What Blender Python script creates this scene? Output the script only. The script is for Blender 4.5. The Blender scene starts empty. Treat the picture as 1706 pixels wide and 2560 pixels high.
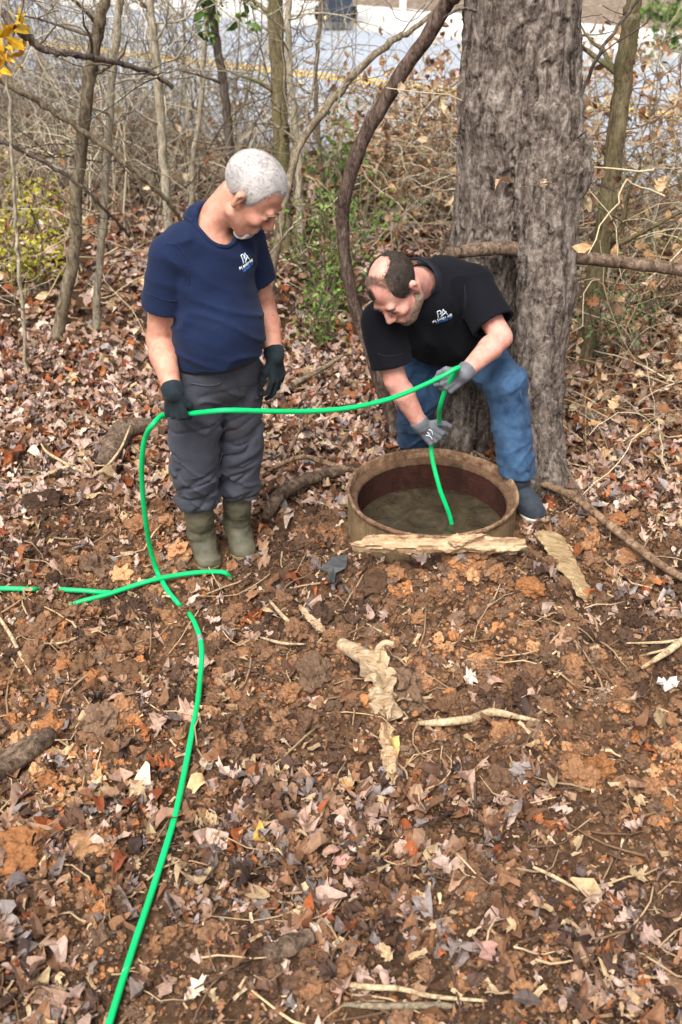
import bpy, math, random
import numpy as np
from mathutils import Vector, Matrix
from mathutils.bvhtree import BVHTree

random.seed(7)
RNG = np.random.default_rng(11)
scene = bpy.context.scene
COL = scene.collection

# ------------------------------------------------------------------ camera
CAM_H, PITCH, FOC = 2.6, math.radians(32.0), 2745.0      # FOC in photo pixels (1706 x 2560)
cam_d = bpy.data.cameras.new('camera')
cam_d.sensor_fit = 'VERTICAL'
cam_d.sensor_height = 24.0
cam_d.lens = 24.0 * FOC / 2560.0
cam_d.clip_start, cam_d.clip_end = 0.05, 500
cam_d.dof.use_dof = True
cam_d.dof.focus_distance = 4.1
cam_d.dof.aperture_fstop = 2.0
cam = bpy.data.objects.new('camera', cam_d)
COL.objects.link(cam)
cam.location = (0, 0, CAM_H)
cam.rotation_euler = (math.pi / 2 - PITCH, 0, 0)
scene.camera = cam

# ------------------------------------------------------------------ sky and sun (overcast)
SUN_EL, SUN_ROT = math.radians(58), math.radians(200)
world = bpy.data.worlds.new('World')
scene.world = world
world.use_nodes = True
wn = world.node_tree.nodes; wl = world.node_tree.links
wn.clear()
w_out = wn.new('ShaderNodeOutputWorld'); w_bg = wn.new('ShaderNodeBackground')
w_sky = wn.new('ShaderNodeTexSky'); w_hs = wn.new('ShaderNodeHueSaturation')
w_sky.sky_type = 'NISHITA'
w_sky.sun_disc = False
w_sky.sun_elevation = SUN_EL
w_sky.sun_rotation = SUN_ROT
w_sky.dust_density = 6.0
w_sky.air_density = 1.0
w_sky.ozone_density = 1.0
w_hs.inputs['Saturation'].default_value = 0.30
w_bg.inputs['Strength'].default_value = 0.135
wl.new(w_sky.outputs[0], w_hs.inputs['Color']); wl.new(w_hs.outputs[0], w_bg.inputs[0]); wl.new(w_bg.outputs[0], w_out.inputs[0])
sun_d = bpy.data.lights.new('sun', 'SUN')
sun_d.energy = 2.0
sun_d.angle = math.radians(34)
sun_d.color = (1.0, 0.96, 0.90)
sun = bpy.data.objects.new('sun', sun_d)
COL.objects.link(sun)
_sd = Vector((math.sin(SUN_ROT) * math.cos(SUN_EL), math.cos(SUN_ROT) * math.cos(SUN_EL), math.sin(SUN_EL)))
sun.rotation_euler = _sd.to_track_quat('Z', 'Y').to_euler()
scene.view_settings.view_transform = 'Standard'
scene.view_settings.look = 'None'
scene.view_settings.exposure = 0.90
scene.view_settings.gamma = 1.0

# ------------------------------------------------------------------ places: photo pixel (1568 wide) to world
SC = 1706 / 1568.0
CP, SP = math.cos(PITCH), math.sin(PITCH)
def ray(qx, qy):
    u = (qx * SC - 853) / FOC; v = (1280 - qy * SC) / FOC
    return np.array([u, CP + v * SP, -SP + v * CP])
def Q(qx, qy, Y):
    d = ray(qx, qy)
    return np.array([0, 0, CAM_H]) + d * (Y / d[1])
def QG(qx, qy, z=0.0):
    d = ray(qx, qy)
    return np.array([0, 0, CAM_H]) + d * ((z - CAM_H) / d[2])

# ------------------------------------------------------------------ noise
_T2 = RNG.random((256, 256)).astype(np.float32)
_T3 = RNG.random((48, 48, 48)).astype(np.float32)
def vn2(x, y):
    xi = np.floor(x).astype(np.int64); yi = np.floor(y).astype(np.int64)
    fx = x - xi; fy = y - yi
    fx = fx * fx * (3 - 2 * fx); fy = fy * fy * (3 - 2 * fy)
    a = _T2[xi & 255, yi & 255]; b = _T2[(xi + 1) & 255, yi & 255]
    c = _T2[xi & 255, (yi + 1) & 255]; d = _T2[(xi + 1) & 255, (yi + 1) & 255]
    return (a * (1 - fx) + b * fx) * (1 - fy) + (c * (1 - fx) + d * fx) * fy
def fbm2(x, y, o=4):
    s = 0; a = 0.5; t = 0
    for i in range(o):
        s = s + a * vn2(x + 17.3 * i, y - 9.1 * i); t += a
        x = x * 2.03; y = y * 2.03; a *= 0.5
    return s / t
def vn3(p):
    pi = np.floor(p).astype(np.int64); f = (p - pi).astype(np.float32); f = f * f * (3 - 2 * f)
    r = 0
    for dx in (0, 1):
        wx = f[:, 0] if dx else 1 - f[:, 0]
        for dy in (0, 1):
            wy = f[:, 1] if dy else 1 - f[:, 1]
            for dz in (0, 1):
                wz = f[:, 2] if dz else 1 - f[:, 2]
                r = r + wx * wy * wz * _T3[(pi[:, 0] + dx) % 48, (pi[:, 1] + dy) % 48, (pi[:, 2] + dz) % 48]
    return r
def fbm3(p, o=3):
    s = 0; a = 0.5; t = 0
    for i in range(o):
        s = s + a * vn3(p + 5.7 * i); t += a; p = p * 2.1; a *= 0.5
    return s / t
def sst(a, b, x):
    t = np.clip((x - a) / (b - a), 0, 1); return t * t * (3 - 2 * t)

# ------------------------------------------------------------------ materials
def srgb(r, g, b, k=1.0):
    f = lambda c: (c / 255 / 12.92 if c <= 10 else ((c / 255 + 0.055) / 1.055) ** 2.4) * k
    return (f(r), f(g), f(b), 1)
class NT:
    def __init__(s, name):
        s.m = bpy.data.materials.new(name); s.m.use_nodes = True
        s.n = s.m.node_tree.nodes; s.l = s.m.node_tree.links
        s.b = s.n['Principled BSDF']; s.tc = s.n.new('ShaderNodeTexCoord'); s.out = s.n['Material Output']
    def mapped(s, scale, coord='Object'):
        m = s.n.new('ShaderNodeMapping'); m.inputs['Scale'].default_value = scale
        s.l.new(s.tc.outputs[coord], m.inputs[0]); return m.outputs[0]
    def noise(s, scale, detail=4, rough=0.6, vec=None, dist=0.0):
        t = s.n.new('ShaderNodeTexNoise'); t.inputs['Scale'].default_value = scale
        t.inputs['Detail'].default_value = detail; t.inputs['Roughness'].default_value = rough
        t.inputs['Distortion'].default_value = dist
        s.l.new(vec if vec is not None else s.tc.outputs['Object'], t.inputs['Vector']); return t.outputs['Fac']
    def voro(s, scale, vec=None, feat='F1', out='Distance'):
        t = s.n.new('ShaderNodeTexVoronoi'); t.feature = feat; t.inputs['Scale'].default_value = scale
        s.l.new(vec if vec is not None else s.tc.outputs['Object'], t.inputs['Vector']); return t.outputs[out]
    def ramp(s, fac, stops):
        r = s.n.new('ShaderNodeValToRGB'); e = r.color_ramp.elements
        while len(e) < len(stops): e.new(0.5)
        for i, (p, c) in enumerate(stops): e[i].position = p; e[i].color = c
        s.l.new(fac, r.inputs[0]); return r.outputs[0]
    def mix(s, fac, a, b, mode='MIX'):
        m = s.n.new('ShaderNodeMix'); m.data_type = 'RGBA'; m.blend_type = mode
        for sock, v in ((m.inputs[0], fac), (m.inputs[6], a), (m.inputs[7], b)):
            if hasattr(v, 'default_value') or hasattr(v, 'node'): s.l.new(v, sock)
            else: sock.default_value = v
        return m.outputs[2]
    def math(s, op, a, b=0.0):
        m = s.n.new('ShaderNodeMath'); m.operation = op
        for sock, v in ((m.inputs[0], a), (m.inputs[1], b)):
            if hasattr(v, 'node'): s.l.new(v, sock)
            else: sock.default_value = v
        return m.outputs[0]
    def attr(s, name):
        a = s.n.new('ShaderNodeAttribute'); a.attribute_name = name; return a.outputs['Color']
    def col(s, c):
        if hasattr(c, 'node'): s.l.new(c, s.b.inputs['Base Color'])
        else: s.b.inputs['Base Color'].default_value = c
    def bump(s, h, strength=0.5, dist=0.01):
        b = s.n.new('ShaderNodeBump'); b.inputs['Strength'].default_value = strength; b.inputs['Distance'].default_value = dist
        s.l.new(h, b.inputs['Height']); s.l.new(b.outputs[0], s.b.inputs['Normal'])
    def set(s, rough=0.7, spec=0.3, **kw):
        s.b.inputs['Roughness'].default_value = rough
        s.b.inputs['Specular IOR Level'].default_value = spec
        for k, v in kw.items(): s.b.inputs[k.replace('_', ' ')].default_value = v
        return s.m

def m_cloth(name, c1, c2, wscale=260, rough=0.9, blotch=6, bump=0.25, dirt=None, sheen=0.05):
    t = NT(name)
    base = t.ramp(t.noise(blotch, 5, 0.65), [(0.3, c1), (0.7, c2)])
    if dirt:
        base = t.mix(t.ramp(t.noise(9, 6, 0.7), [(0.56, (0, 0, 0, 1)), (0.72, (1, 1, 1, 1))]), base, dirt)
    t.col(base)
    h = t.math('ADD', t.noise(wscale, 2), t.math('MULTIPLY', t.noise(45, 4, 0.6), 2.0))
    t.bump(h, bump, 0.004)
    m = t.set(rough, 0.15)
    t.b.inputs['Sheen Weight'].default_value = sheen
    return m
def m_bark(name, dark, mid, light, scale=14.0, zs=0.16, bump=0.9, dist=0.02, green=None):
    t = NT(name)
    v = t.mapped((1, 1, zs))
    n1 = t.noise(scale, 8, 0.68, v, 1.2); n2 = t.noise(scale * 3.1, 6, 0.7, t.mapped((1, 1, zs * 2.0)), 0.4)
    f = t.math('ADD', t.math('MULTIPLY', n1, 0.62), t.math('MULTIPLY', n2, 0.38))
    c = t.ramp(f, [(0.40, dark), (0.5, mid), (0.62, light)])
    c = t.mix(t.ramp(t.noise(60, 4, 0.7), [(0.55, (0, 0, 0, 1)), (0.78, (0.6, 0.6, 0.6, 1))]), c, light)
    if green: c = t.mix(t.ramp(t.noise(5, 5, 0.7), [(0.5, (0, 0, 0, 1)), (0.66, (0.8, 0.8, 0.8, 1))]), c, green)
    t.col(c); t.bump(f, bump, dist)
    return t.set(0.92, 0.12)
def m_attr(name, transl=0.0, rough=0.8, bump=0.3, bs=60, spec=0.2, var=0.35):
    t = NT(name)
    n = t.noise(bs, 4, 0.65)
    c = t.mix(1.0, t.attr('Col'), t.ramp(n, [(0.25, (1 - var, 1 - var, 1 - var, 1)), (0.75, (1 + var * .6, 1 + var * .6, 1 + var * .6, 1))]), 'MULTIPLY')
    t.col(c); t.bump(n, bump, 0.004)
    m = t.set(rough, spec)
    if transl:
        tr = t.n.new('ShaderNodeBsdfTranslucent'); t.l.new(c, tr.inputs[0])
        mx = t.n.new('ShaderNodeMixShader'); mx.inputs[0].default_value = transl
        t.l.new(t.b.outputs[0], mx.inputs[1]); t.l.new(tr.outputs[0], mx.inputs[2]); t.l.new(mx.outputs[0], t.out.inputs[0])
    return m
def m_plain(name, c1, c2, scale=20, rough=0.6, spec=0.3, bump=0.2, dist=0.004, bscale=None):
    t = NT(name)
    n = t.noise(scale, 6, 0.65)
    t.col(t.ramp(n, [(0.32, c1), (0.68, c2)])); t.bump(t.noise(bscale or scale * 2, 5, 0.65), bump, dist)
    return t.set(rough, spec)
def m_skin(name, c1, c2, c3):
    t = NT(name)
    c = t.ramp(t.noise(26, 6, 0.65), [(0.34, c1), (0.5, c2), (0.66, c3)])
    c = t.mix(t.ramp(t.noise(120, 3, 0.6), [(0.5, (0, 0, 0, 1)), (0.8, (0.35, 0.35, 0.35, 1))]), c, c1)
    t.col(c); t.bump(t.noise(150, 6, 0.7), 0.4, 0.004)
    m = t.set(0.62, 0.25)
    t.b.inputs['Subsurface Weight'].default_value = 0.05
    t.b.inputs['Subsurface Radius'].default_value = (0.02, 0.008, 0.004)
    t.b.inputs['Subsurface Scale'].default_value = 0.5
    return m
M = {}
M['skin1'] = m_skin('skin_ruddy', srgb(182, 120, 101), srgb(192, 138, 116), srgb(200, 152, 132))
M['skin2'] = m_skin('skin_fair', srgb(191, 128, 113), srgb(200, 144, 128), srgb(206, 158, 144))
M['navy'] = m_cloth('navy_cotton', srgb(18, 28, 54), srgb(27, 39, 69), blotch=3)
M['black'] = m_cloth('black_cotton', srgb(9, 10, 15), srgb(15, 16, 23), blotch=3, bump=0.15, sheen=0.02)
M['collar'] = m_cloth('lit_collar', srgb(20, 21, 30), srgb(30, 31, 42), blotch=5)  # lighter than the black shirt: light on the collar is put into its colour
M['trouser'] = m_cloth('charcoal_canvas', srgb(56, 58, 67), srgb(74, 76, 85), blotch=7, dirt=srgb(72, 64, 56))
M['denim'] = m_cloth('blue_denim', srgb(26, 46, 74), srgb(66, 94, 124), blotch=11, wscale=320)
M['boot'] = m_plain('olive_rubber', srgb(54, 56, 45), srgb(112, 104, 84), 8, 0.6, 0.3, 0.2)
M['bootmud'] = m_plain('muddy_sole', srgb(96, 84, 60), srgb(130, 112, 82), 30, 0.9, 0.1, 0.4)
M['gloveblk'] = m_cloth('black_glove', srgb(22, 28, 32), srgb(38, 48, 54), blotch=18, wscale=400)
M['glovegry'] = m_cloth('grey_glove', srgb(84, 86, 92), srgb(122, 124, 130), blotch=14, wscale=400)
M['white'] = m_plain('print_white', srgb(205, 212, 220), srgb(225, 228, 232), 40)
M['lblue'] = m_plain('print_light_blue', srgb(130, 185, 215), srgb(160, 205, 230), 40)
M['blue'] = m_plain('print_blue', srgb(42, 92, 165), srgb(60, 110, 185), 40)
M['hairwhite'] = m_plain('white_hair', srgb(148, 142, 140), srgb(198, 192, 189), 10, 0.8, 0.15, 0.4, 0.003, 260)
M['hairdark'] = m_plain('dark_hair', srgb(40, 34, 31), srgb(72, 62, 55), 40, 0.75, 0.2, 0.6, 0.003, 260)
M['beard'] = m_plain('greying_beard', srgb(96, 78, 68), srgb(150, 128, 112), 120, 0.85, 0.1, 0.6, 0.003, 240)
M['goatee'] = m_plain('white_goatee', srgb(140, 130, 124), srgb(186, 178, 172), 120, 0.85, 0.2, 0.8, 0.003, 240)
M['eye'] = m_plain('eye_white', srgb(215, 208, 202), srgb(226, 220, 216), 30, 0.25, 0.5, 0)
M['iris'] = m_plain('dark_iris', srgb(30, 26, 24), srgb(44, 36, 32), 30, 0.25, 0.5, 0)
M['belt'] = m_plain('brown_leather', srgb(42, 28, 22), srgb(66, 44, 34), 30, 0.5, 0.4)
M['shoe'] = m_cloth('dark_shoe', srgb(34, 38, 44), srgb(58, 64, 72), blotch=16)
M['shoesole'] = m_plain('pale_rubber', srgb(170, 166, 158), srgb(205, 202, 195), 30, 0.7)
M['black_rub'] = m_plain('black_rubber', srgb(20, 20, 20), srgb(34, 34, 34), 30, 0.6)
# hose
t = NT('green_hose')
t.col(t.mix(t.ramp(t.noise(38, 6, 0.75), [(0.60, (0, 0, 0, 1)), (0.74, (0.55, 0.55, 0.55, 1))]), t.ramp(t.noise(5, 4, 0.6), [(0.35, srgb(0, 168, 92)), (0.65, srgb(2, 194, 110))]), srgb(70, 92, 56)))
t.bump(t.noise(240, 3), 0.12, 0.001); M['hose'] = t.set(0.4, 0.4)
M['tape'] = m_plain('grey_tape', srgb(110, 112, 112), srgb(150, 152, 150), 60)
# wood
M['bark'] = m_bark('furrowed_bark', srgb(52, 45, 41), srgb(112, 100, 91), srgb(164, 153, 143), 22, 0.36, 1.0, 0.03)
M['liana'] = m_bark('dark_vine_bark', srgb(44, 35, 31), srgb(84, 69, 61), srgb(124, 106, 96), 26, 0.3, 0.9, 0.012)
M['sap_g'] = m_bark('grey_brown_bark', srgb(70, 60, 48), srgb(112, 100, 82), srgb(150, 138, 116), 30, 0.25, 0.6, 0.008)
M['sap_p'] = m_bark('pale_bark', srgb(100, 90, 74), srgb(150, 140, 120), srgb(186, 176, 156), 30, 0.3, 0.5, 0.006)
M['sap_m'] = m_bark('mossy_bark', srgb(66, 56, 42), srgb(110, 98, 74), srgb(142, 130, 102), 24, 0.25, 0.7, 0.01, srgb(98, 100, 62))
M['sap_d'] = m_bark('dark_branch_bark', srgb(52, 45, 40), srgb(90, 80, 72), srgb(124, 112, 100), 30, 0.3, 0.6, 0.008)
def m_wood(name, dark, mid, light):
    t = NT(name)
    n1 = t.noise(34, 8, 0.78, t.mapped((0.12, 1, 1)), 0.8); n2 = t.noise(9, 4, 0.6)
    c = t.ramp(n1, [(0.36, dark), (0.47, mid), (0.62, light)])
    c = t.mix(t.ramp(n2, [(0.5, (0, 0, 0, 1)), (0.75, (0.7, 0.7, 0.7, 1))]), c, mid)
    t.col(c); t.bump(n1, 1.0, 0.02)
    return t.set(0.9, 0.1)
M['palewood'] = m_wood('split_pale_wood', srgb(96, 68, 48), srgb(194, 160, 124), srgb(224, 198, 164))
M['rootwood'] = m_wood('pale_root_wood', srgb(104, 78, 56), srgb(190, 162, 128), srgb(220, 200, 168))
M['board'] = m_wood('weathered_board', srgb(100, 76, 50), srgb(172, 144, 106), srgb(204, 180, 142))
M['oldlog'] = m_bark('rotten_bark', srgb(50, 40, 33), srgb(94, 78, 65), srgb(138, 118, 101), 22, 0.4, 0.9, 0.015)
M['stick'] = m_bark('pale_stick', srgb(112, 92, 68), srgb(168, 146, 114), srgb(204, 184, 152), 30, 0.5, 0.5, 0.006)
M['stickb'] = m_bark('brown_stick', srgb(66, 50, 38), srgb(116, 92, 72), srgb(156, 132, 106), 30, 0.5, 0.5, 0.006)

def m_ring(name, stops, streak):
    t = NT(name)
    n = t.noise(24, 9, 0.78); s = t.noise(11, 5, 0.6, t.mapped((1, 1, 0.06)))
    c = t.ramp(n, stops)
    c = t.mix(t.ramp(s, [(0.52, (0, 0, 0, 1)), (0.66, (0.75, 0.75, 0.75, 1))]), c, streak)
    t.col(c); t.bump(t.noise(70, 8, 0.75), 0.9, 0.012)
    return t.set(0.85, 0.15)
M['rim'] = m_ring('rusty_rim', [(0.34, srgb(76, 54, 41)), (0.48, srgb(128, 99, 76)), (0.58, srgb(156, 128, 101)), (0.70, srgb(184, 162, 136))], srgb(92, 62, 44))
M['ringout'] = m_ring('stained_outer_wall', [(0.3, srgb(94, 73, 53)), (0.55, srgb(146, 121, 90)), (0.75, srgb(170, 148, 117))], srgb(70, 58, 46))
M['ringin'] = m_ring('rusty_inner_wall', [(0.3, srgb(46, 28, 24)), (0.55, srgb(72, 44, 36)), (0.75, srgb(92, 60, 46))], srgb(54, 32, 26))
M['cover'] = m_ring('brown_iron', [(0.3, srgb(72, 54, 42)), (0.55, srgb(110, 84, 64)), (0.75, srgb(136, 110, 86))], srgb(60, 44, 36))
t = NT('murky_water')
t.col(t.ramp(t.noise(9, 7, 0.75, None, 0.8), [(0.34, srgb(38, 33, 25)), (0.55, srgb(62, 55, 42)), (0.70, srgb(84, 76, 60)), (0.82, srgb(120, 112, 88))]))
t.bump(t.noise(40, 3), 0.15, 0.004); M['water'] = t.set(0.22, 0.35)

def m_ground():
    t = NT('soil_and_leaf_mould')
    a = t.attr('Col')
    n1 = t.noise(2.2, 6, 0.65); n2 = t.noise(14, 8, 0.72, None, 0.4); n3 = t.noise(70, 6, 0.75)
    soil = t.ramp(n2, [(0.30, srgb(38, 28, 22)), (0.44, srgb(84, 62, 46)), (0.58, srgb(124, 94, 70)), (0.72, srgb(152, 120, 94))])
    clay = t.ramp(n3, [(0.3, srgb(78, 55, 40)), (0.6, srgb(126, 92, 66)), (0.8, srgb(160, 126, 96))])
    soil = t.mix(t.ramp(n1, [(0.52, (0, 0, 0, 1)), (0.66, (0.85, 0.85, 0.85, 1))]), soil, clay)
    mould = t.ramp(n3, [(0.3, srgb(42, 31, 24)), (0.55, srgb(92, 70, 52)), (0.75, srgb(150, 122, 98))])
    m = t.n.new('ShaderNodeSeparateColor'); t.l.new(a, m.inputs[0])
    c = t.mix(m.outputs[0], mould, soil)
    vg = t.ramp(t.noise(9, 8, 0.8), [(0.36, srgb(84, 70, 58)), (0.52, srgb(136, 120, 104)), (0.68, srgb(176, 164, 148))])
    c = t.mix(m.outputs[1], c, vg)
    t.col(c)
    t.bump(t.math('ADD', n3, t.noise(260, 4, 0.7)), 0.9, 0.012)
    return t.set(0.95, 0.1)
M['ground'] = m_ground()
M['clod'] = m_attr('soil_clod', 0, 0.95, 0.9, 110, 0.1, 0.5)
M['leaf'] = m_attr('fallen_leaf', 0.15, 0.7, 0.4, 70, 0.25, 0.35)
M['green'] = m_attr('living_leaf', 0.35, 0.55, 0.2, 60, 0.3, 0.25)
M['twig'] = m_attr('twig', 0, 0.9, 0.4, 80, 0.15, 0.35)
t = NT('weathered_asphalt')
t.col(t.mix(t.ramp(t.noise(1.1, 5, 0.6), [(0.35, (0, 0, 0, 1)), (0.7, (1, 1, 1, 1))]), t.ramp(t.noise(160, 3, 0.7), [(0.3, srgb(130, 137, 147)), (0.7, srgb(152, 158, 168))]), t.ramp(t.noise(160, 3, 0.7), [(0.3, srgb(144, 150, 160)), (0.7, srgb(166, 172, 181))])))
t.bump(t.noise(300, 3), 0.3, 0.004); M['road'] = t.set(0.8, 0.3)
M['pave'] = m_plain('pale_concrete', srgb(196, 194, 188), srgb(216, 214, 210), 5, 0.85, 0.2, 0.2)
M['yellow'] = m_plain('worn_yellow_paint', srgb(204, 158, 50), srgb(222, 182, 82), 9, 0.7)
M['bin'] = m_plain('dark_grey_plastic', srgb(44, 52, 64), srgb(56, 66, 80), 8, 0.45, 0.4, 0.05)
M['post'] = m_plain('white_post', srgb(205, 205, 202), srgb(222, 222, 220), 12, 0.6)
M['scrap'] = m_plain('dark_plastic_scrap', srgb(52, 54, 56), srgb(92, 92, 92), 26, 0.5, 0.35, 0.3)

# ------------------------------------------------------------------ mesh and object helpers
def raw_mesh(name, V, F, mat=None, smooth=True, colors=None):
    """V (n,3); F list of index arrays, each (m,3) or (m,4)"""
    V = np.asarray(V, np.float32)
    if isinstance(F, np.ndarray): F = [F]
    F = [np.asarray(f, np.int32) for f in F if len(f)]
    me = bpy.data.meshes.new(name)
    me.vertices.add(len(V)); me.vertices.foreach_set('co', V.ravel())
    li = np.concatenate([f.ravel() for f in F])
    sizes = np.concatenate([np.full(len(f), f.shape[1], np.int32) for f in F])
    starts = np.concatenate([[0], np.cumsum(sizes)[:-1]]).astype(np.int32)
    me.loops.add(len(li)); me.loops.foreach_set('vertex_index', li)
    me.polygons.add(len(sizes)); me.polygons.foreach_set('loop_start', starts)
    me.polygons.foreach_set('use_smooth', np.full(len(sizes), smooth))
    me.update(calc_edges=True)
    if colors is not None:
        a = me.color_attributes.new('Col', 'FLOAT_COLOR', 'POINT')
        c = np.ones((len(V), 4), np.float32); c[:, :colors.shape[1]] = colors
        a.data.foreach_set('color', c.ravel())
    if mat: me.materials.append(mat)
    return me
def obj(name, me, base=(0, 0, 0), parent=None, label=None, cat=None, group=None, kind=None):
    """base: world origin the mesh is moved to; vertices are given in world coordinates"""
    b = np.asarray(base, np.float32)
    if parent is not None: b = np.asarray(parent['_base'], np.float32)
    co = np.empty(len(me.vertices) * 3, np.float32); me.vertices.foreach_get('co', co)
    co = co.reshape(-1, 3) - b; me.vertices.foreach_set('co', co.ravel()); me.update()
    o = bpy.data.objects.new(name, me); COL.objects.link(o)
    if parent is not None: o.parent = parent
    else: o.location = tuple(float(x) for x in b)
    o['_base'] = [float(x) for x in b]
    tag(o, label, cat, group, kind); return o
def tag(o, label=None, cat=None, group=None, kind=None):
    if label: o['label'] = label
    if cat: o['category'] = cat
    if group: o['group'] = group
    if kind: o['kind'] = kind
def thing(name, base, label, cat, group=None):
    o = bpy.data.objects.new(name, None); COL.objects.link(o)
    o.empty_display_size = 0.1
    o.location = tuple(float(x) for x in base); o['_base'] = [float(x) for x in base]
    tag(o, label, cat, group); return o

def catmull(P, n=8):
    P = np.asarray(P, float); out = []
    A = np.vstack([2 * P[0] - P[1], P, 2 * P[-1] - P[-2]])
    for i in range(1, len(A) - 2):
        p0, p1, p2, p3 = A[i - 1], A[i], A[i + 1], A[i + 2]
        for k in range(n):
            t = k / n
            out.append(0.5 * ((2 * p1) + (-p0 + p2) * t + (2 * p0 - 5 * p1 + 4 * p2 - p3) * t * t + (-p0 + 3 * p1 - 3 * p2 + p3) * t ** 3))
    out.append(P[-1]); return np.array(out)
class TB:
    """collects many tubes into one mesh"""
    def __init__(s): s.V = []; s.F4 = []; s.F3 = []; s.C = []; s.n = 0
    def tube(s, P, R, sides=6, col=None, wob=0.0, flat=None, cap=True):
        P = np.asarray(P, float); n = len(P); R = np.broadcast_to(np.asarray(R, float), (n,)).copy()
        T = np.gradient(P, axis=0); T /= np.linalg.norm(T, axis=1)[:, None] + 1e-9
        a = np.array([0, 0, 1.0]) if abs(T[0][2]) < 0.9 else np.array([1.0, 0, 0])
        u = np.cross(a, T[0]); u /= np.linalg.norm(u)
        ang = np.linspace(0, 2 * np.pi, sides, endpoint=False)
        V = np.empty((n, sides, 3))
        for i in range(n):
            u = u - T[i] * np.dot(u, T[i]); u /= np.linalg.norm(u) + 1e-9
            w = np.cross(T[i], u)
            r = R[i] * (1 + (wob * (RNG.random(sides) - 0.5) if wob else 0))
            V[i] = P[i] + (np.cos(ang) * r)[:, None] * u + (np.sin(ang) * r)[:, None] * w * (flat or 1.0)
        b = s.n; s.V.append(V.reshape(-1, 3))
        i = np.arange(n - 1)[:, None]; j = np.arange(sides)[None, :]; j2 = (j + 1) % sides
        q = np.stack([b + i * sides + j + 0 * j2, b + i * sides + j2, b + (i + 1) * sides + j2, b + (i + 1) * sides + j], -1)
        s.F4.append(q.reshape(-1, 4)); s.n += n * sides
        if cap:
            s.V.append(np.array([P[0] - T[0] * R[0] * 0.3, P[-1] + T[-1] * R[-1] * 0.3])); c0, c1 = s.n, s.n + 1; s.n += 2
            jj = np.arange(sides); jn = (jj + 1) % sides
            s.F3.append(np.stack([np.full(sides, c0), b + jn, b + jj], -1))
            e = b + (n - 1) * sides
            s.F3.append(np.stack([np.full(sides, c1), e + jj, e + jn], -1))
        if col is not None: s.C.append(np.tile(np.asarray(col, float)[:3], (n * sides + (2 if cap else 0), 1)))
    def add(s, V, F, col=None):
        F = np.asarray(F) + s.n
        (s.F4 if F.shape[1] == 4 else s.F3).append(F); s.V.append(np.asarray(V, float)); s.n += len(V)
        if col is not None: s.C.append(np.tile(np.asarray(col, float)[:3], (len(V), 1)) if np.ndim(col) == 1 else col)
    def mesh(s, name, mat, smooth=True):
        F = []
        if s.F4: F.append(np.concatenate(s.F4))
        if s.F3: F.append(np.concatenate(s.F3))
        return raw_mesh(name, np.concatenate(s.V), F, mat, smooth, np.concatenate(s.C) if s.C else None)
def rough_tube(P, R, sides=14, n=8, amp=0.15, freq=18, zs=0.3):
    """a tube with lumpy, ridged bark in its geometry"""
    P = catmull(P, n); R = np.interp(np.linspace(0, 1, len(P)), np.linspace(0, 1, len(R)), R)
    b = TB(); b.tube(P, R, sides)
    V = np.concatenate(b.V); C = np.repeat(P, sides, 0)
    k = len(C); d = V[:k] - C
    nn = fbm3(V[:k] * np.array([freq, freq, freq * zs]) + 40, 3)
    V[:k] = C + d * (1 + amp * (nn[:, None] - 0.5) * 2)
    b.V = [V]; return b
def box_mesh(name, lo, hi, mat, taper=1.0, bev=0.01):
    """bevelled box as a superellipse-edged loft (taper = scale of the bottom)"""
    lo = np.array(lo, float); hi = np.array(hi, float); c = (lo + hi) / 2; h = (hi - lo) / 2
    b = TB(); ring = []
    for cx, cy, a0 in ((1, 1, 0), (-1, 1, 90), (-1, -1, 180), (1, -1, 270)):
        for k in range(4):
            a = math.radians(a0 + 30 * k); ring.append((cx * (h[0] - bev) + bev * math.cos(a), cy * (h[1] - bev) + bev * math.sin(a)))
    ring = np.array(ring); m = len(ring); V = []
    lev = [(-h[2], -bev, taper), (-h[2] + bev, 0, taper), (h[2] - bev, 0, 1), (h[2], -bev, 1)]
    for z, off, tp in lev:
        s = (1 + off / h[:2]) * tp
        V.append(np.column_stack([ring * s, np.full(m, z)]))
    V = np.concatenate(V) + c
    F = [];
    for i in range(3):
        for j in range(m): F.append((i * m + j, i * m + (j + 1) % m, (i + 1) * m + (j + 1) % m, (i + 1) * m + j))
    b.add(V, np.array(F)); V2 = np.array([[c[0], c[1], lo[2]], [c[0], c[1], hi[2]]])
    s0 = b.n; b.V.append(V2); b.n += 2; jj = np.arange(m); jn = (jj + 1) % m
    b.F3.append(np.stack([np.full(m, s0), jn, jj], -1)); b.F3.append(np.stack([np.full(m, s0 + 1), 3 * m + jj, 3 * m + jn], -1))
    return b.mesh(name, mat, False)
def lathe(name, prof, c, mat, seg=96, wob=0.0, smooth=False, chip=0.0):
    """prof: closed or open list of (r, z)"""
    a = np.linspace(0, 2 * np.pi, seg, endpoint=False); V = []
    for r, z in prof:
        rr = r * (1 + wob * (fbm2(a * 3 + 7, a * 0 + z * 9) - 0.5)) if wob else r
        rr = rr + (chip * (fbm2(a * 34 + z * 300, a * 0 + r * 400, 3) - .5) if chip else 0)
        V.append(np.column_stack([c[0] + rr * np.cos(a), c[1] + rr * np.sin(a), np.full(seg, c[2] + z) + (wob * 0.06 * (fbm2(a * 5, a * 0 + r * 20) - .5)) + (chip * (fbm2(a * 34 + 9, a * 0 + r * 500, 3) - .5) if chip else 0)]))
    n = len(prof); i = np.arange(n - 1)[:, None]; j = np.arange(seg)[None]; j2 = (j + 1) % seg
    F = np.stack([i * seg + j, i * seg + j2, (i + 1) * seg + j2, (i + 1) * seg + j], -1).reshape(-1, 4)
    return raw_mesh(name, np.concatenate(V), F, mat, smooth)

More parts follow.
